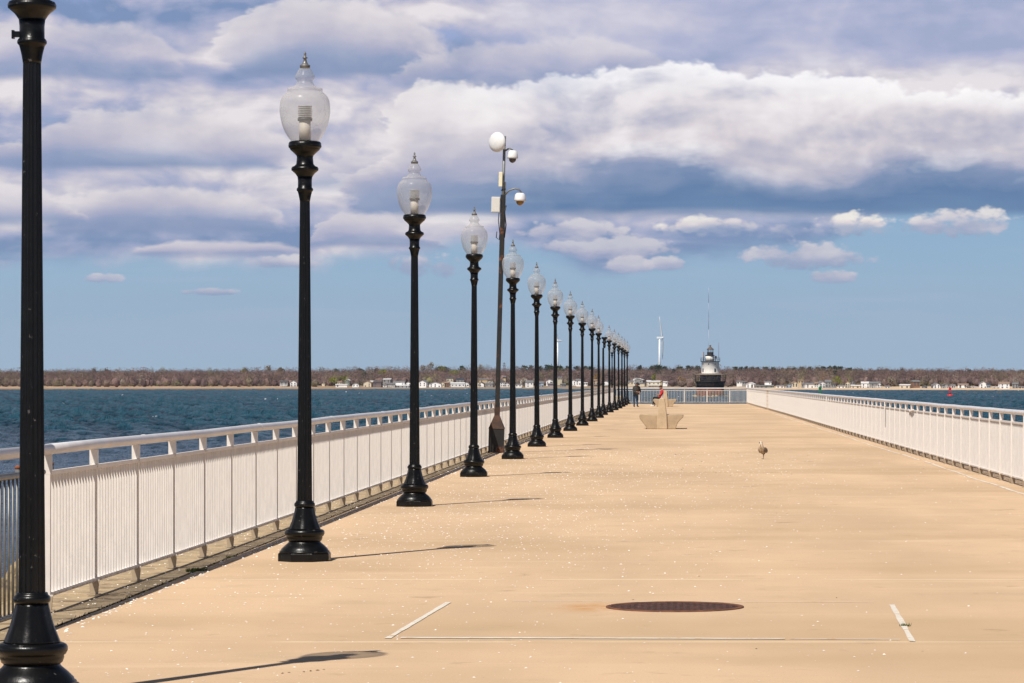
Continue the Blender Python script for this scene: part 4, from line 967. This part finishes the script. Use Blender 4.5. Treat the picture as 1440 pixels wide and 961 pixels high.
turbine(784.2, 479.5, 5600, 'smaller white wind turbine half hidden behind the seventh lamp', [(-2.4, 15, -4), (7, .2, 6), (-1.5, -14, 4)], (-2.2, 1.5, 0), 2.0)
for px, yt, lab in ((133, 516.5, 'thin mast on the skyline above the left woods'), (215, 516.5, 'second thin mast on the skyline above the left woods'), (372, 514, 'taller thin mast above the white trailers'), (295, 516, 'thin mast on the skyline left of the trailers')):
    D = 2500; o = empty('radio_mast', (PX(px, D), D, WZ + 5)); h = PZ(yt, D) - WZ - 5
    b = MB(); b.tube([(0, 0, 0), (0, 0, h)], [.25, .12], 5); b.build('mast', mat('mast_dark', rgb(90, 88, 90), .7), o)
    b = MB(); b.tube([(-.8, 0, h * .85), (.8, 0, h * .85)], .1, 4); b.build('crossbar', mat('mast_dark', 0), o); tag(o, lab, 'mast')
D = 2600; o = empty('lattice_tower', (PX(709, D), D, WZ + 6)); h = PZ(510, D) - WZ - 6; b = MB()
for sx, sy in ((-1, -1), (1, -1), (1, 1), (-1, 1)): b.tube([(sx * 1.6, sy * 1.6, 0), (sx * .3, sy * .3, h)], .16, 4)
for q in range(7): z0 = h * q / 7; z1 = h * (q + 1) / 7; r0 = 1.6 - 1.3 * q / 7; r1 = 1.6 - 1.3 * (q + 1) / 7; b.tube([(-r0, -r0, z0), (r1, -r1, z1)], .1, 4); b.tube([(r0, -r0, z0), (-r1, -r1, z1)], .1, 4)
b.build('frame', mat('mast_dark', 0), o)
for q, z in enumerate((.82, .92)): b = MB(); b.box(-1.8 + q * .5, 1.8 - q * .5, -.1, .1, h * z, h * z + .25); b.build('crossarm', mat('mast_dark', 0), o)
tag(o, 'lattice mast on the skyline right of the camera pole', 'mast')

# ---- lighthouse
LD = 998.0; LS = LD / F
lh = empty('lighthouse', (PX(998.9, LD), LD, WZ)); tag(lh, 'white iron lighthouse with black gallery on a dark round caisson, streaked with rust', 'lighthouse')
LW = mat('lighthouse_white', rgb(242, 236, 226), .6, var=.08, vscale=1.2, col2=rgb(176, 122, 74), f2=(.60, .72), s2=.9)
LB = mat('lighthouse_black', rgb(44, 38, 38), .6, var=.4, vscale=1.0, col2=rgb(96, 56, 42), f2=(.58, .7), s2=.8)
LR = mat('caisson_rust', rgb(108, 56, 42), .9, var=.35, vscale=.8, col2=rgb(70, 52, 44), f2=(.45, .6), s2=.7)
LG = mat('lighthouse_grey', rgb(150, 138, 124), .8, var=.25, vscale=1.0, col2=rgb(96, 78, 66), f2=(.5, .65), s2=1.0)
yz = lambda y: (559 - y) * LS
b = MB(); b.lathe([(-3, 4.5), (yz(556), 4.45), (yz(546), 4.25)], 32); cs = b.build('caisson', LR, lh)
b = MB(); b.lathe([(yz(546) + .003, 4.26), (yz(541), 4.32), (yz(538.5), 4.6), (yz(536.6), 4.9), (yz(536.2), 4.9)], 32); b.build('caisson_rim', LB, cs)
for k in range(26):
    a = k * 6.283 / 26; o_ = bpy.data.objects.new('footing_rock', ROCKS[k % 6]); COL.objects.link(o_); o_.parent = lh; o_.location = (math.cos(a) * 5.2, math.sin(a) * 5.2, -.05); o_.scale = (.9, .9, .7); o_.rotation_euler = (k, k, k)
b = MB(); b.lathe([(yz(536.2), 3.3), (yz(527.2), 3.3)], 28); gw = b.build('gallery_wall', LG, lh)
for a in range(0, 360, 45):
    for w_, h0, h1 in ((.42, 529.5, 533.5),):
        M = Matrix.Rotation(R(a + 12), 4, 'Z'); b = MB(); b.box(-w_, w_, -3.36, -3.2, yz(h1), yz(h0), M=M); b.build('window', WIN, gw)
b = MB(); b.lathe([(yz(527.6), 4.95), (yz(527.1), 4.98), (yz(526.0), 3.6), (yz(525.4), 2.85)], 36); b.build('gallery_roof', mat('gallery_roof', rgb(128, 116, 104), .8, var=.3, vscale=.8, col2=rgb(92, 72, 58), f2=(.5, .65), s2=.8), lh)
for k in range(16):
    a = k * 6.283 / 16 + .1; b = MB(); b.tube([(4.8 * math.cos(a), 4.8 * math.sin(a), yz(536.3)), (4.8 * math.cos(a), 4.8 * math.sin(a), yz(527.4))], .07, 6); b.build('gallery_post', LB, lh)
def ringtube(mb, r, z, t, n=36, m=5): 
    vs = []; fs = []
    for i in range(n):
        a = 6.2832 * i / n
        for j in range(m): c = 6.2832 * j / m; vs.append(((r + t * math.cos(c)) * math.cos(a), (r + t * math.cos(c)) * math.sin(a), z + t * math.sin(c)))
    for i in range(n):
        for j in range(m): fs.append((i * m + j, ((i + 1) % n) * m + j, ((i + 1) % n) * m + (j + 1) % m, i * m + (j + 1) % m))
    mb.add(vs, fs, smooth=True)
b = MB(); ringtube(b, 4.8, yz(531.6), .05); ringtube(b, 4.8, yz(533.6), .04); b.build('gallery_rail', LB, lh)
b = MB(); b.lathe([(yz(525.6), 2.84), (yz(524.8), 2.80), (yz(509.2), 2.74), (yz(508.8), 2.9)], 40); dr = b.build('drum', LW, lh)
def win(rad, ang, y0, y1, w_, par, rnd=False):
    b = MB(); M = Matrix.Rotation(ang, 4, 'Z')
    if rnd:
        M = M @ Matrix.Translation((0, -rad, yz((y0 + y1) / 2))) @ Matrix.Rotation(R(90), 4, 'X'); b.lathe([(-.04, w_), (.08, w_), (.08, .01)], 14, M=M)
    else: b.box(-w_, w_, -rad - .05, -rad + .1, yz(y1), yz(y0), M=M)
    b.build('window', WIN, par)
for xx in (-10.3, -2.6, 6.8): win(2.76, math.asin(xx * LS / 2.76) if abs(xx * LS) < 2.7 else -1.1, 511.2, 513.0, .2, dr, True)
for xx in (-10.3, 6.5): win(2.79, math.asin(xx * LS / 2.79), 518.4, 523.4, .26, dr)
b = MB(); b.lathe([(yz(508.8), 3.05), (yz(508.1), 3.1), (yz(508.0), 1.2)], 40); b.build('upper_gallery', LB, lh)
b = MB(); ringtube(b, 3.04, yz(503.4), .04); ringtube(b, 3.04, yz(505.4), .03)
for k in range(24): a = k * 6.2832 / 24; b.tube([(3.04 * math.cos(a), 3.04 * math.sin(a), yz(508.1)), (3.04 * math.cos(a), 3.04 * math.sin(a), yz(503.4))], .04, 5)
b.build('upper_rail', mat('rail_grey', rgb(86, 90, 96), .6), lh)
b = MB(); b.lathe([(yz(508.1), 1.42), (yz(500.3), 1.36)], 28, c=(-.18, 0)); wr = b.build('watch_room', LW, lh)
b = MB(); b.lathe([(yz(500.3), 1.35), (yz(499.9), 1.62), (yz(499.5), 1.62), (yz(499.45), .9)], 28, c=(-.1, 0)); b.build('lantern_deck', LB, lh)
b = MB(); b.lathe([(yz(499.5), 1.02), (yz(495.4), 1.02)], 10, c=(-.02, 0), smooth=False); ln = b.build('lantern', LB, lh)
b = MB(); b.lathe([(yz(495.4), .9), (yz(491.9), .9)], 10, c=(-.02, 0), smooth=False); b.build('lantern_glass', GL, ln)
b = MB()
for k in range(10): a = k * .62832; b.box(-.05, .05, .9, 1.0, yz(495.4), yz(491.7), M=Matrix.Translation((-.02, 0, 0)) @ Matrix.Rotation(a, 4, 'Z'))
b.build('lantern_mullions', LB, ln)
b = MB(); b.lathe([(yz(491.9), 1.12), (yz(491.5), 1.12), (yz(489.8), .75), (yz(488.0), .28), (yz(487.2), .2), (yz(486.6), .3), (yz(485.9), .28), (yz(485.3), .08)], 20, c=(-.02, 0)); b.build('lantern_roof', mat('lantern_roof', rgb(96, 82, 72), .8, var=.3, vscale=1.5), lh)
cxp = (989.5 - 998.9) * LS
b = MB(); b.tube([(cxp, -1.8, yz(508)), (cxp, -1.8, yz(495.2))], [.17, .15], 10); b.build('chimney', mat('chimney_rust', rgb(132, 92, 62), .8, var=.3, vscale=1.5, col2=rgb(50, 42, 42), f2=(.55, .62), s2=.8), lh)
b = MB(); cx_ = (1006.4 - 998.9) * LS; b.box(cx_ - .34, cx_ + .34, -1.6, -1.0, yz(504.6), yz(501)); b.box(cx_ - .05, cx_ + .05, -1.35, -1.25, yz(508.1), yz(504.6)); b.build('fog_signal', LB, lh)
b = MB(); x_ = (1010.7 - 998.9) * LS; b.tube([(x_, 0.2, yz(508)), (x_, .2, yz(482))], [.06, .045], 6); b.build('short_antenna', mat('mast_dark', 0), lh)
b = MB(); x_ = (996.6 - 998.9) * LS; yy_ = [500, 463.5, 446, 426, 419, 405]
for q in range(5): b.tube([(x_, .9, yz(yy_[q])), (x_, .9, yz(yy_[q + 1]))], .06 if q % 2 else .05, 6, mi=q % 2)
b.build('tall_antenna', [mat('antenna_pale', rgb(176, 180, 190), .5), mat('antenna_mauve', rgb(112, 92, 110), .5)], lh)

# ---- buoys
def frame_buoy():
    D = SEA * F / (557.6 - 537); o = empty('red_buoy', (PX(1336, D), D, WZ)); tag(o, 'red lighted buoy with open frame tower floating off the right beach', 'buoy')
    RD_ = mat('buoy_red', rgb(200, 38, 34), .45, var=.12, vscale=1.5); k = D / F
    b = MB(); b.lathe([(-.5, .9), (0, 1.0), (.45, 1.0), (.62, .85), (.66, .3)], 24); b.build('float', RD_, o)
    b = MB()
    for a in range(4):
        c, s_ = math.cos(a * 1.571 + .6), math.sin(a * 1.571 + .6); b.tube([(.55 * c, .55 * s_, .62), (.32 * c, .32 * s_, 2.2)], .06, 6)
    ringtube(b, .46, 1.25, .04, 12); ringtube(b, .38, 1.8, .04, 12); b.build('frame', RD_, o)
    b = MB(); b.box(-.42, .42, -.04, .04, 2.1, 3.0); b.box(-.04, .04, -.42, .42, 2.1, 3.0); b.build('radar_reflector', RD_, o)
    b = MB(); b.lathe([(3.0, .10), (3.12, .14), (3.4, .12), (3.45, .04)], 12); b.build('lantern', mat('buoy_lamp', rgb(120, 30, 34), .3), o)
    b = MB(); b.lathe([(.9, .2), (1.2, .17), (1.3, .05)], 12); b.build('bell', mat('bell_dark', rgb(70, 50, 48), .5), o)
frame_buoy()
D = SEA * F / (556.5 - 537); o = empty('green_beacon', (PX(1153.2, D), D, WZ)); tag(o, 'green channel beacon rising from the water behind the right railing', 'beacon')
GN = mat('beacon_green', rgb(24, 128, 78), .45, var=.12, vscale=1.5)
b = MB(); b.lathe([(-.6, .8), (.5, .85), (.6, .5)], 20); b.build('float', GN, o)
b = MB()
for a in range(4): c, s_ = math.cos(a * 1.571 + .6), math.sin(a * 1.571 + .6); b.tube([(.45 * c, .45 * s_, .6), (.36 * c, .36 * s_, 2.0)], .06, 6)
b.box(-.40, .40, -.05, .05, .7, 1.5); b.build('frame', GN, o)
b = MB(); b.box(-.50, .50, -.05, .05, 1.9, 3.1); b.box(-.05, .05, -.48, .48, 1.9, 3.1); b.build('day_board', GN, o)
b = MB(); b.box(-.24, .24, -.09, -.052, 2.2, 2.8); b.build('number_panel', mat('dark_green', rgb(10, 60, 40), .5), o)
b = MB(); b.lathe([(3.1, .12), (3.2, .15), (3.45, .13), (3.5, .04)], 12); b.build('lantern', GN, o)
# ------------------------------------------------------------ concrete benches, seen end on
BC = mat('bench_concrete', rgb(172, 150, 122), .9, var=.14, vscale=3, col2=rgb(136, 122, 98), f2=(.56, .74), s2=2.2, bump=.5, bscale=25)
BCL = mat('bench_pillar', rgb(188, 166, 136), .9, var=.12, vscale=3, col2=rgb(150, 134, 106), f2=(.6, .75), s2=2.5, bump=.5, bscale=25)
def bench(px, py, label, sc=1.0):
    D = DG(py); o = empty('concrete_bench', (PX(px, D), D, 0)); tag(o, label, 'bench', 'concrete benches in the middle of the pier')
    wing = [(-.52, 0), (.475, 0), (.50, .09), (.55, .22), (.64, .32), (.725, .395), (.75, .44), (.75, .49), (.73, .51), (.30, .495), (-.30, .495), (-.72, .515), (-.77, .51), (-.795, .48), (-.795, .40), (-.76, .34), (-.665, .22), (-.57, .09)]
    col = [(-.185, 0), (.185, 0), (.165, .5), (.12, .85), (.085, 1.04), (.05, 1.075), (-.06, 1.08), (-.10, 1.03), (-.13, .80), (-.165, .5)]
    for y0, y1 in ((0.0, .24), (1.9, 2.14)):
        w = MB(); w.prism(wing, y0, y1); w.build('end_support', BC, o, bevel=.02)
        c = MB(); c.prism(col, y0 - .07, y1 + (.07 if y0 == 0 else 0)); c.build('pillar', BCL, o, bevel=.02)
    b = MB()
    for s_ in (-1, 1):
        x0, x1 = sorted((s_ * .16, s_ * .72)); b = MB(); b.box(x0, x1, .245, 1.895, .41, .49); b.build('seat', BC, o, bevel=.008)
    b = MB(); b.prism([(-.13, .42), (.13, .42), (.065, 1.02), (-.07, 1.02)], .32, 1.82); b.build('backrest', BC, o)
    b = MB(); b.box(-.45, .45, .25, 1.85, .0, .05)
    return o
bench(931, 603.6, 'nearer double-sided concrete bench, empty, seen end on in the middle of the pier')
bench(935.5, 572.4, 'farther double-sided concrete bench with the person in red on it')

# ------------------------------------------------------------ figures: one skinned surface per body
def skin(name, verts, edges, m, parent=None, sub=2, root=0):
    me_ = bpy.data.meshes.new(name + '_s'); me_.from_pydata([v[:3] for v in verts], edges, []); o = bpy.data.objects.new(name + '_s', me_); COL.objects.link(o)
    md = o.modifiers.new('s', 'SKIN'); md.use_smooth_shade = True; sv = me_.skin_vertices[0].data if me_.skin_vertices else None
    if sv is None:
        bm = bmesh.new(); bm.from_mesh(me_); bm.verts.layers.skin.verify(); bm.to_mesh(me_); bm.free(); sv = me_.skin_vertices[0].data
    for i, v in enumerate(verts): r = v[3]; sv[i].radius = (r, v[4] if len(v) > 4 else r); sv[i].use_root = (i == root)
    s = o.modifiers.new('u', 'SUBSURF'); s.levels = sub; s.render_levels = sub
    dg = bpy.context.evaluated_depsgraph_get(); dg.update(); nm = bpy.data.meshes.new_from_object(o.evaluated_get(dg)); nm.name = name
    bpy.data.objects.remove(o); nm.materials.clear()
    for q in (m if isinstance(m, (list, tuple)) else [m]): nm.materials.append(q)
    nm.polygons.foreach_set('use_smooth', [True] * len(nm.polygons))
    ob = bpy.data.objects.new(name, nm); COL.objects.link(ob); ob.parent = parent; return ob
SK_ = mat('skin_tone', rgb(168, 116, 88), .6, var=.06, vscale=20)
def ellips(name, c, r, m, parent, tilt=0, n=(20, 14), cut=None):
    bm = bmesh.new(); bmesh.ops.create_uvsphere(bm, u_segments=n[0], v_segments=n[1], radius=1.0)
    if cut is not None:
        dl = [v for v in bm.verts if cut(v.co)]; bmesh.ops.delete(bm, geom=dl, context='VERTS')
    for v in bm.verts: v.co = Vector((v.co.x * r[0], v.co.y * r[1], v.co.z * r[2]))
    me_ = bpy.data.meshes.new(name); bm.to_mesh(me_); bm.free(); me_.materials.append(m); me_.polygons.foreach_set('use_smooth', [True] * len(me_.polygons))
    o = bpy.data.objects.new(name, me_); COL.objects.link(o); o.parent = parent; o.location = c; o.rotation_euler = (tilt if hasattr(tilt, '__len__') else (tilt, 0, 0)); return o
def chain(V, E, frm, pts):
    for p in pts: V.append(p); E.append((frm, len(V) - 1)); frm = len(V) - 1
    return frm
def hand_pts(V, E, wrist, d, up, s=1.0):
    """palm, four bent fingers and a thumb; d points along the hand, up out of its back"""
    w = Vector(V[wrist][:3]); d = Vector(d).normalized(); up = Vector(up).normalized(); sd = d.cross(up).normalized()
    pm = w + d * .05 * s; V.append((*pm, .026 * s, .015 * s)); E.append((wrist, len(V) - 1)); pi = len(V) - 1
    for k, (o_, L) in enumerate(((-.03, .062), (-.01, .075), (.01, .072), (.03, .055))):
        a = pm + d * .045 * s + sd * o_ * s; b_ = a + (d * .8 - up * .5) * L * .5 * s; c_ = b_ + (d * .4 - up * .9) * L * .5 * s
        chain(V, E, pi, [(*a, .010 * s), (*b_, .009 * s), (*c_, .008 * s)])
    a = w + d * .03 * s - sd * .035 * s; b_ = a + (d * .6 - sd * .6 - up * .3) * .035 * s; c_ = b_ + (d * .9 - up * .3) * .03 * s
    chain(V, E, wrist, [(*a, .012 * s), (*b_, .011 * s), (*c_, .009 * s)])
def head(parent, c, m_hair, yaw, pitch, cap=None, r=.098):
    """c: centre of the head; the face looks along -y before yaw"""
    h = ellips('head', c, (.078, .098, .118), SK_, parent, (pitch, 0, yaw)); V = [(0, -.085, -.005, .012), (0, -.108, -.022, .016), (0, -.100, -.034, .012)]
    me_ = h.data
    bm = bmesh.new(); bm.from_mesh(me_)
    for v in bm.verts:
        if v.co.y < 0: v.co.x *= 1 - .25 * max(0, -v.co.z / .118)          # narrower jaw
        if v.co.y < -.05 and abs(v.co.x) < .02 and -.045 < v.co.z < .01: v.co.y -= .022   # nose
        if v.co.y < -.06 and .012 < abs(v.co.x) < .045 and .0 < v.co.z < .035: v.co.y += .010  # eye sockets
    bm.to_mesh(me_); bm.free()
    for s_ in (-1, 1):
        ellips('ear', (s_ * .078, .005, -.005), (.012, .02, .032), SK_, h, 0, (10, 8)); ellips('eye', (s_ * .030, -.083, .016), (.011, .008, .008), mat('eye_dark', rgb(30, 24, 22), .3), h, 0, (8, 6))
    ellips('mouth', (0, -.088, -.052), (.022, .008, .006), mat('lips', rgb(140, 80, 70), .6), h, 0, (8, 6))
    ellips('hair', (0, .014, .022), (.088, .100, .112), m_hair, h, 0, cut=lambda co: co.z < -.35 or (co.y < -.45 and co.z < .35))
    if cap:
        ellips('cap', (0, .004, .040), (.094, .108, .100), cap, h, 0, cut=lambda co: co.z < .02)
        b = MB(); b.lathe([(.036, .075), (.044, .078), (.050, .02)], 16, M=Matrix.Translation((0, -.098, .0)) @ Matrix.Scale(1.0, 4)); br = b.build('cap_brim', cap, h)
    return h

# standing person, stooped, hands together in front
D = DG(572.6); st = empty('person', (PX(894.4, D), D, 0), R(22)); tag(st, 'person in dark jacket, blue jeans and black cap, standing stooped by the end railing', 'person')
JK = mat('jacket_charcoal', rgb(58, 54, 52), .85, var=.25, vscale=8); JN = mat('jeans_blue', rgb(46, 68, 96), .85, var=.2, vscale=8); BT = mat('boots_black', rgb(26, 25, 26), .6)
HR_ = mat('hair_black', rgb(24, 20, 20), .7)
V = [(0, .05, .90, .15, .12)]; E = []
ch = chain(V, E, 0, [(0, .03, 1.04, .16, .13), (0, -.02, 1.18, .18, .14), (0, -.10, 1.31, .17, .12), (0, -.17, 1.39, .07), (0, -.22, 1.45, .055)])
ci = 3
for s_ in (-1, 1):
    w_ = chain(V, E, ci, [(s_ * .18, -.10, 1.30, .07), (s_ * .25, -.10, 1.12, .058), (s_ * .24, -.20, .98, .048), (s_ * .10, -.36, .99, .032)]); hand_pts(V, E, w_, (-s_ * .8, -.5, -.1), (0, -.2, 1), 1.0)
    chain(V, E, 0, [(s_ * .10, .05, .80, .10), (s_ * .11, .02, .47, .068), (s_ * .11, .06, .10, .052), (s_ * .12, .04, .055, .05), (s_ * .13, -.10, .04, .038)])
def body_mat(name, zones, default):
    """zones: list of (expression of z,y -> factor node) painted as clothing regions in the body's own coordinates"""
    m = bpy.data.materials.new(name); m.use_nodes = True; t = m.node_tree; p = t.nodes['Principled BSDF']
    v = X(t, t.nodes.new('ShaderNodeTexCoord').outputs['Object']); x, y, z = sep(v); rn_ = t.nodes.new('ShaderNodeRGB'); rn_.outputs[0].default_value = default; c = X(t, rn_.outputs[0])
    for col_, f in zones: c = mix(c, col_, f(x, y, z))
    c = mix(c, (0, 0, 0, 1), noise(v, 9.0, 3, .6).sstep(.45, .8) * .3)
    t.links.new(c.k, p.inputs['Base Color']); p.inputs['Roughness'].default_value = .85; return m
bm1 = body_mat('standing_clothes', [(rgb(46, 68, 96), lambda x, y, z: 1.0 - z.sstep(.83, .835)), (rgb(26, 25, 26), lambda x, y, z: 1.0 - z.sstep(.10, .105)),
                                    (rgb(176, 118, 88), lambda x, y, z: (-1.0 * y).sstep(.345, .350) * (1.0 - x.abs().sstep(.115, .12)) * (1.0 - z.sstep(1.1, 1.11))), (rgb(168, 116, 88), lambda x, y, z: z.sstep(1.40, 1.405))], rgb(58, 54, 52))
skin('body', V, E, bm1, st)
b = MB(); b.lathe([(.80, .205), (.86, .21), (1.0, .20), (1.12, .205), (1.24, .205), (1.32, .17)], 20, cap=False, M=Matrix.Translation((0, .03, 0)) @ Matrix.Shear('XY', 4, (0, -.10)) @ Matrix.Diagonal((1.05, .78, 1, 1)))
jk = b.build('jacket', JK, st)
b = MB(); b.lathe([(1.30, .12), (1.36, .125), (1.42, .105)], 16, cap=False, M=Matrix.Translation((0, -.13, 0)) @ Matrix.Diagonal((1, .9, 1, 1))); b.build('collar', JK, jk)
head(st, (0, -.25, 1.475), HR_, 0, R(28), cap=mat('cap_black', rgb(18, 18, 20), .7))
# seated person in red, leaning on the backrest, facing left
D = 210.0; z0 = .49
sp = empty('person', (-.62, D + .95, 0), R(-90)); tag(sp, 'person in red T-shirt and black trousers, sitting on the farther bench with a phone', 'person')
# local frame: -y is the way the person faces (photo left), +y towards the backrest
V = [(0, -.25, z0 + .10, .145, .12)]; E = []
chain(V, E, 0, [(0, -.19, z0 + .25, .14, .11), (0, -.12, z0 + .42, .155, .115), (0, -.06, z0 + .55, .15, .10), (0, -.07, z0 + .63, .055), (0, -.11, z0 + .70, .05)])
for s_ in (-1, 1):
    w_ = chain(V, E, 3, [(s_ * .17, -.06, z0 + .53, .06), (s_ * .21, -.14, z0 + .34, .046), (s_ * .17, -.30, z0 + .28, .038), (s_ * .07, -.42, z0 + .34, .028)]); hand_pts(V, E, w_, (-s_ * .4, -.9, .2), (0, .1, 1), 1.0)
    chain(V, E, 0, [(s_ * .10, -.30, z0 + .09, .085), (s_ * .12, -.66, z0 + .11, .064), (s_ * .12, -.62 - .06 * s_, .14, .048), (s_ * .12, -.64 - .06 * s_, .06, .044), (s_ * .12, -.80 - .06 * s_, .04, .036)])
bm2 = body_mat('seated_clothes', [(rgb(28, 27, 30), lambda x, y, z: 1.0 - (z + y * .35).sstep(z0 + .045, z0 + .05)), (rgb(232, 230, 228), lambda x, y, z: 1.0 - z.sstep(.105, .11)),
                                  (rgb(168, 116, 88), lambda x, y, z: (-1.0 * y).sstep(.20, .205) * z.sstep(z0 + .21, z0 + .215) * x.abs().sstep(.02, .03)),
                                  (rgb(168, 116, 88), lambda x, y, z: z.sstep(z0 + .625, z0 + .63))], rgb(206, 28, 40))
skin('body', V, E, bm2, sp)
head(sp, (0, -.15, z0 + .785), HR_, 0, R(22), cap=mat('cap_black', 0))
b = MB(); b.box(-.035, .035, -.008, .002, -.07, .07); ph = b.build('phone', mat('phone_black', rgb(20, 20, 24), .2), None); ph.parent = None
ph.location = (-.62 - .515, D + .95, z0 + .385); ph.rotation_euler = (0, R(-35), R(-90)); tag(ph, 'dark phone held by the person in red on the bench', 'phone')

# ------------------------------------------------------------ gull
D = DG(645.8); gu = empty('gull', (PX(1071.5, D), D, 0), R(-22)); tag(gu, 'mottled brown young gull with pale head standing on one leg on the deck', 'gull')
def gull_mat():
    m = bpy.data.materials.new('gull_feathers'); m.use_nodes = True; t = m.node_tree; p = t.nodes['Principled BSDF']
    v = X(t, t.nodes.new('ShaderNodeTexCoord').outputs['Object']); x, y, z = sep(v)
    f = noise(vec(t, x, y, z * .6), 55.0, 3, .7)
    c = mix(rgb(140, 118, 90), rgb(204, 186, 158), f.sstep(.42, .62)); c = mix(c, mix(rgb(206, 186, 158), rgb(150, 122, 96), f.sstep(.55, .65)), z.sstep(.245, .285)); c = mix(c, rgb(226, 214, 198), z.sstep(.31, .335))
    c = mix(c, rgb(92, 76, 60), (1.0 - z.sstep(.10, .15)) * .6)
    t.links.new(c.k, p.inputs['Base Color']); p.inputs['Roughness'].default_value = .9; return m
GF = gull_mat()
V = [(0, .02, .185, .078, .082)]; E = []
chain(V, E, 0, [(0, -.030, .225, .072, .070), (0, -.050, .272, .052), (0, -.055, .312, .040), (0, -.062, .350, .040), (0, -.092, .348, .026)])
chain(V, E, 0, [(0, .07, .155, .056, .050), (0, .12, .125, .032, .024), (0, .165, .105, .018, .010)])
lg = chain(V, E, 0, [(.022, .03, .115, .026), (.024, .035, .085, .010), (.024, .030, .040, .0075), (.024, .02, .010, .008)])
chain(V, E, lg, [(.024, -.025, .006, .006)]); chain(V, E, lg, [(.050, -.018, .006, .006)]); chain(V, E, lg, [(-.004, -.018, .006, .006)])
gb_ = skin('body', V, E, GF, gu)
for s_ in (-1, 1):
    w_ = ellips('wing', (s_ * .066, .040, .190), (.018, .105, .058), mat('wing_brown', rgb(122, 104, 86), .9, var=.35, vscale=60), gu, (R(-14), 0, s_ * R(-6)))
bk = MB(); bk.tube([(0, -.118, .350), (0, -.145, .347), (0, -.166, .338)], [.011, .009, .004], 8); bk.build('beak', mat('beak_dark', rgb(50, 42, 40), .5), gu)
for s_ in (-1, 1): ellips('eye', (s_ * .031, -.083, .360), (.005, .006, .006), mat('eye_dark', 0), gu, 0, (8, 6))
ellips('eye_patch', (.026, -.078, .362), (.010, .016, .008), mat('patch_brown', rgb(120, 100, 82), .9), gu, 0, (10, 8))
b = MB(); b.add([(.024, .022, .008), (.024, -.03, .004), (.054, -.022, .004), (-.008, -.022, .004), (.024, -.01, .010)], [(0, 4, 2), (0, 3, 4), (4, 1, 2), (4, 3, 1)]); b.build('foot_web', mat('foot_pink', rgb(110, 88, 80), .7), gu)
# ------------------------------------------------------------ air: pale even haze round the whole place
b = MB(); b.box(-2950, 2950, -950, 6100, WZ - 6, 135)
m = bpy.data.materials.new('haze_air'); m.use_nodes = True; t = m.node_tree; t.nodes.clear(); o_ = t.nodes.new('ShaderNodeOutputMaterial')
pv = t.nodes.new('ShaderNodeVolumePrincipled'); pv.inputs['Color'].default_value = (.78, .86, 1, 1); pv.inputs['Density'].default_value = .00003; pv.inputs['Anisotropy'].default_value = .2
t.links.new(pv.outputs[0], o_.inputs['Volume'])
hz = b.build('haze', m); tag(hz, 'thin pale sea haze over the water and far shore', 'haze', kind='stuff')
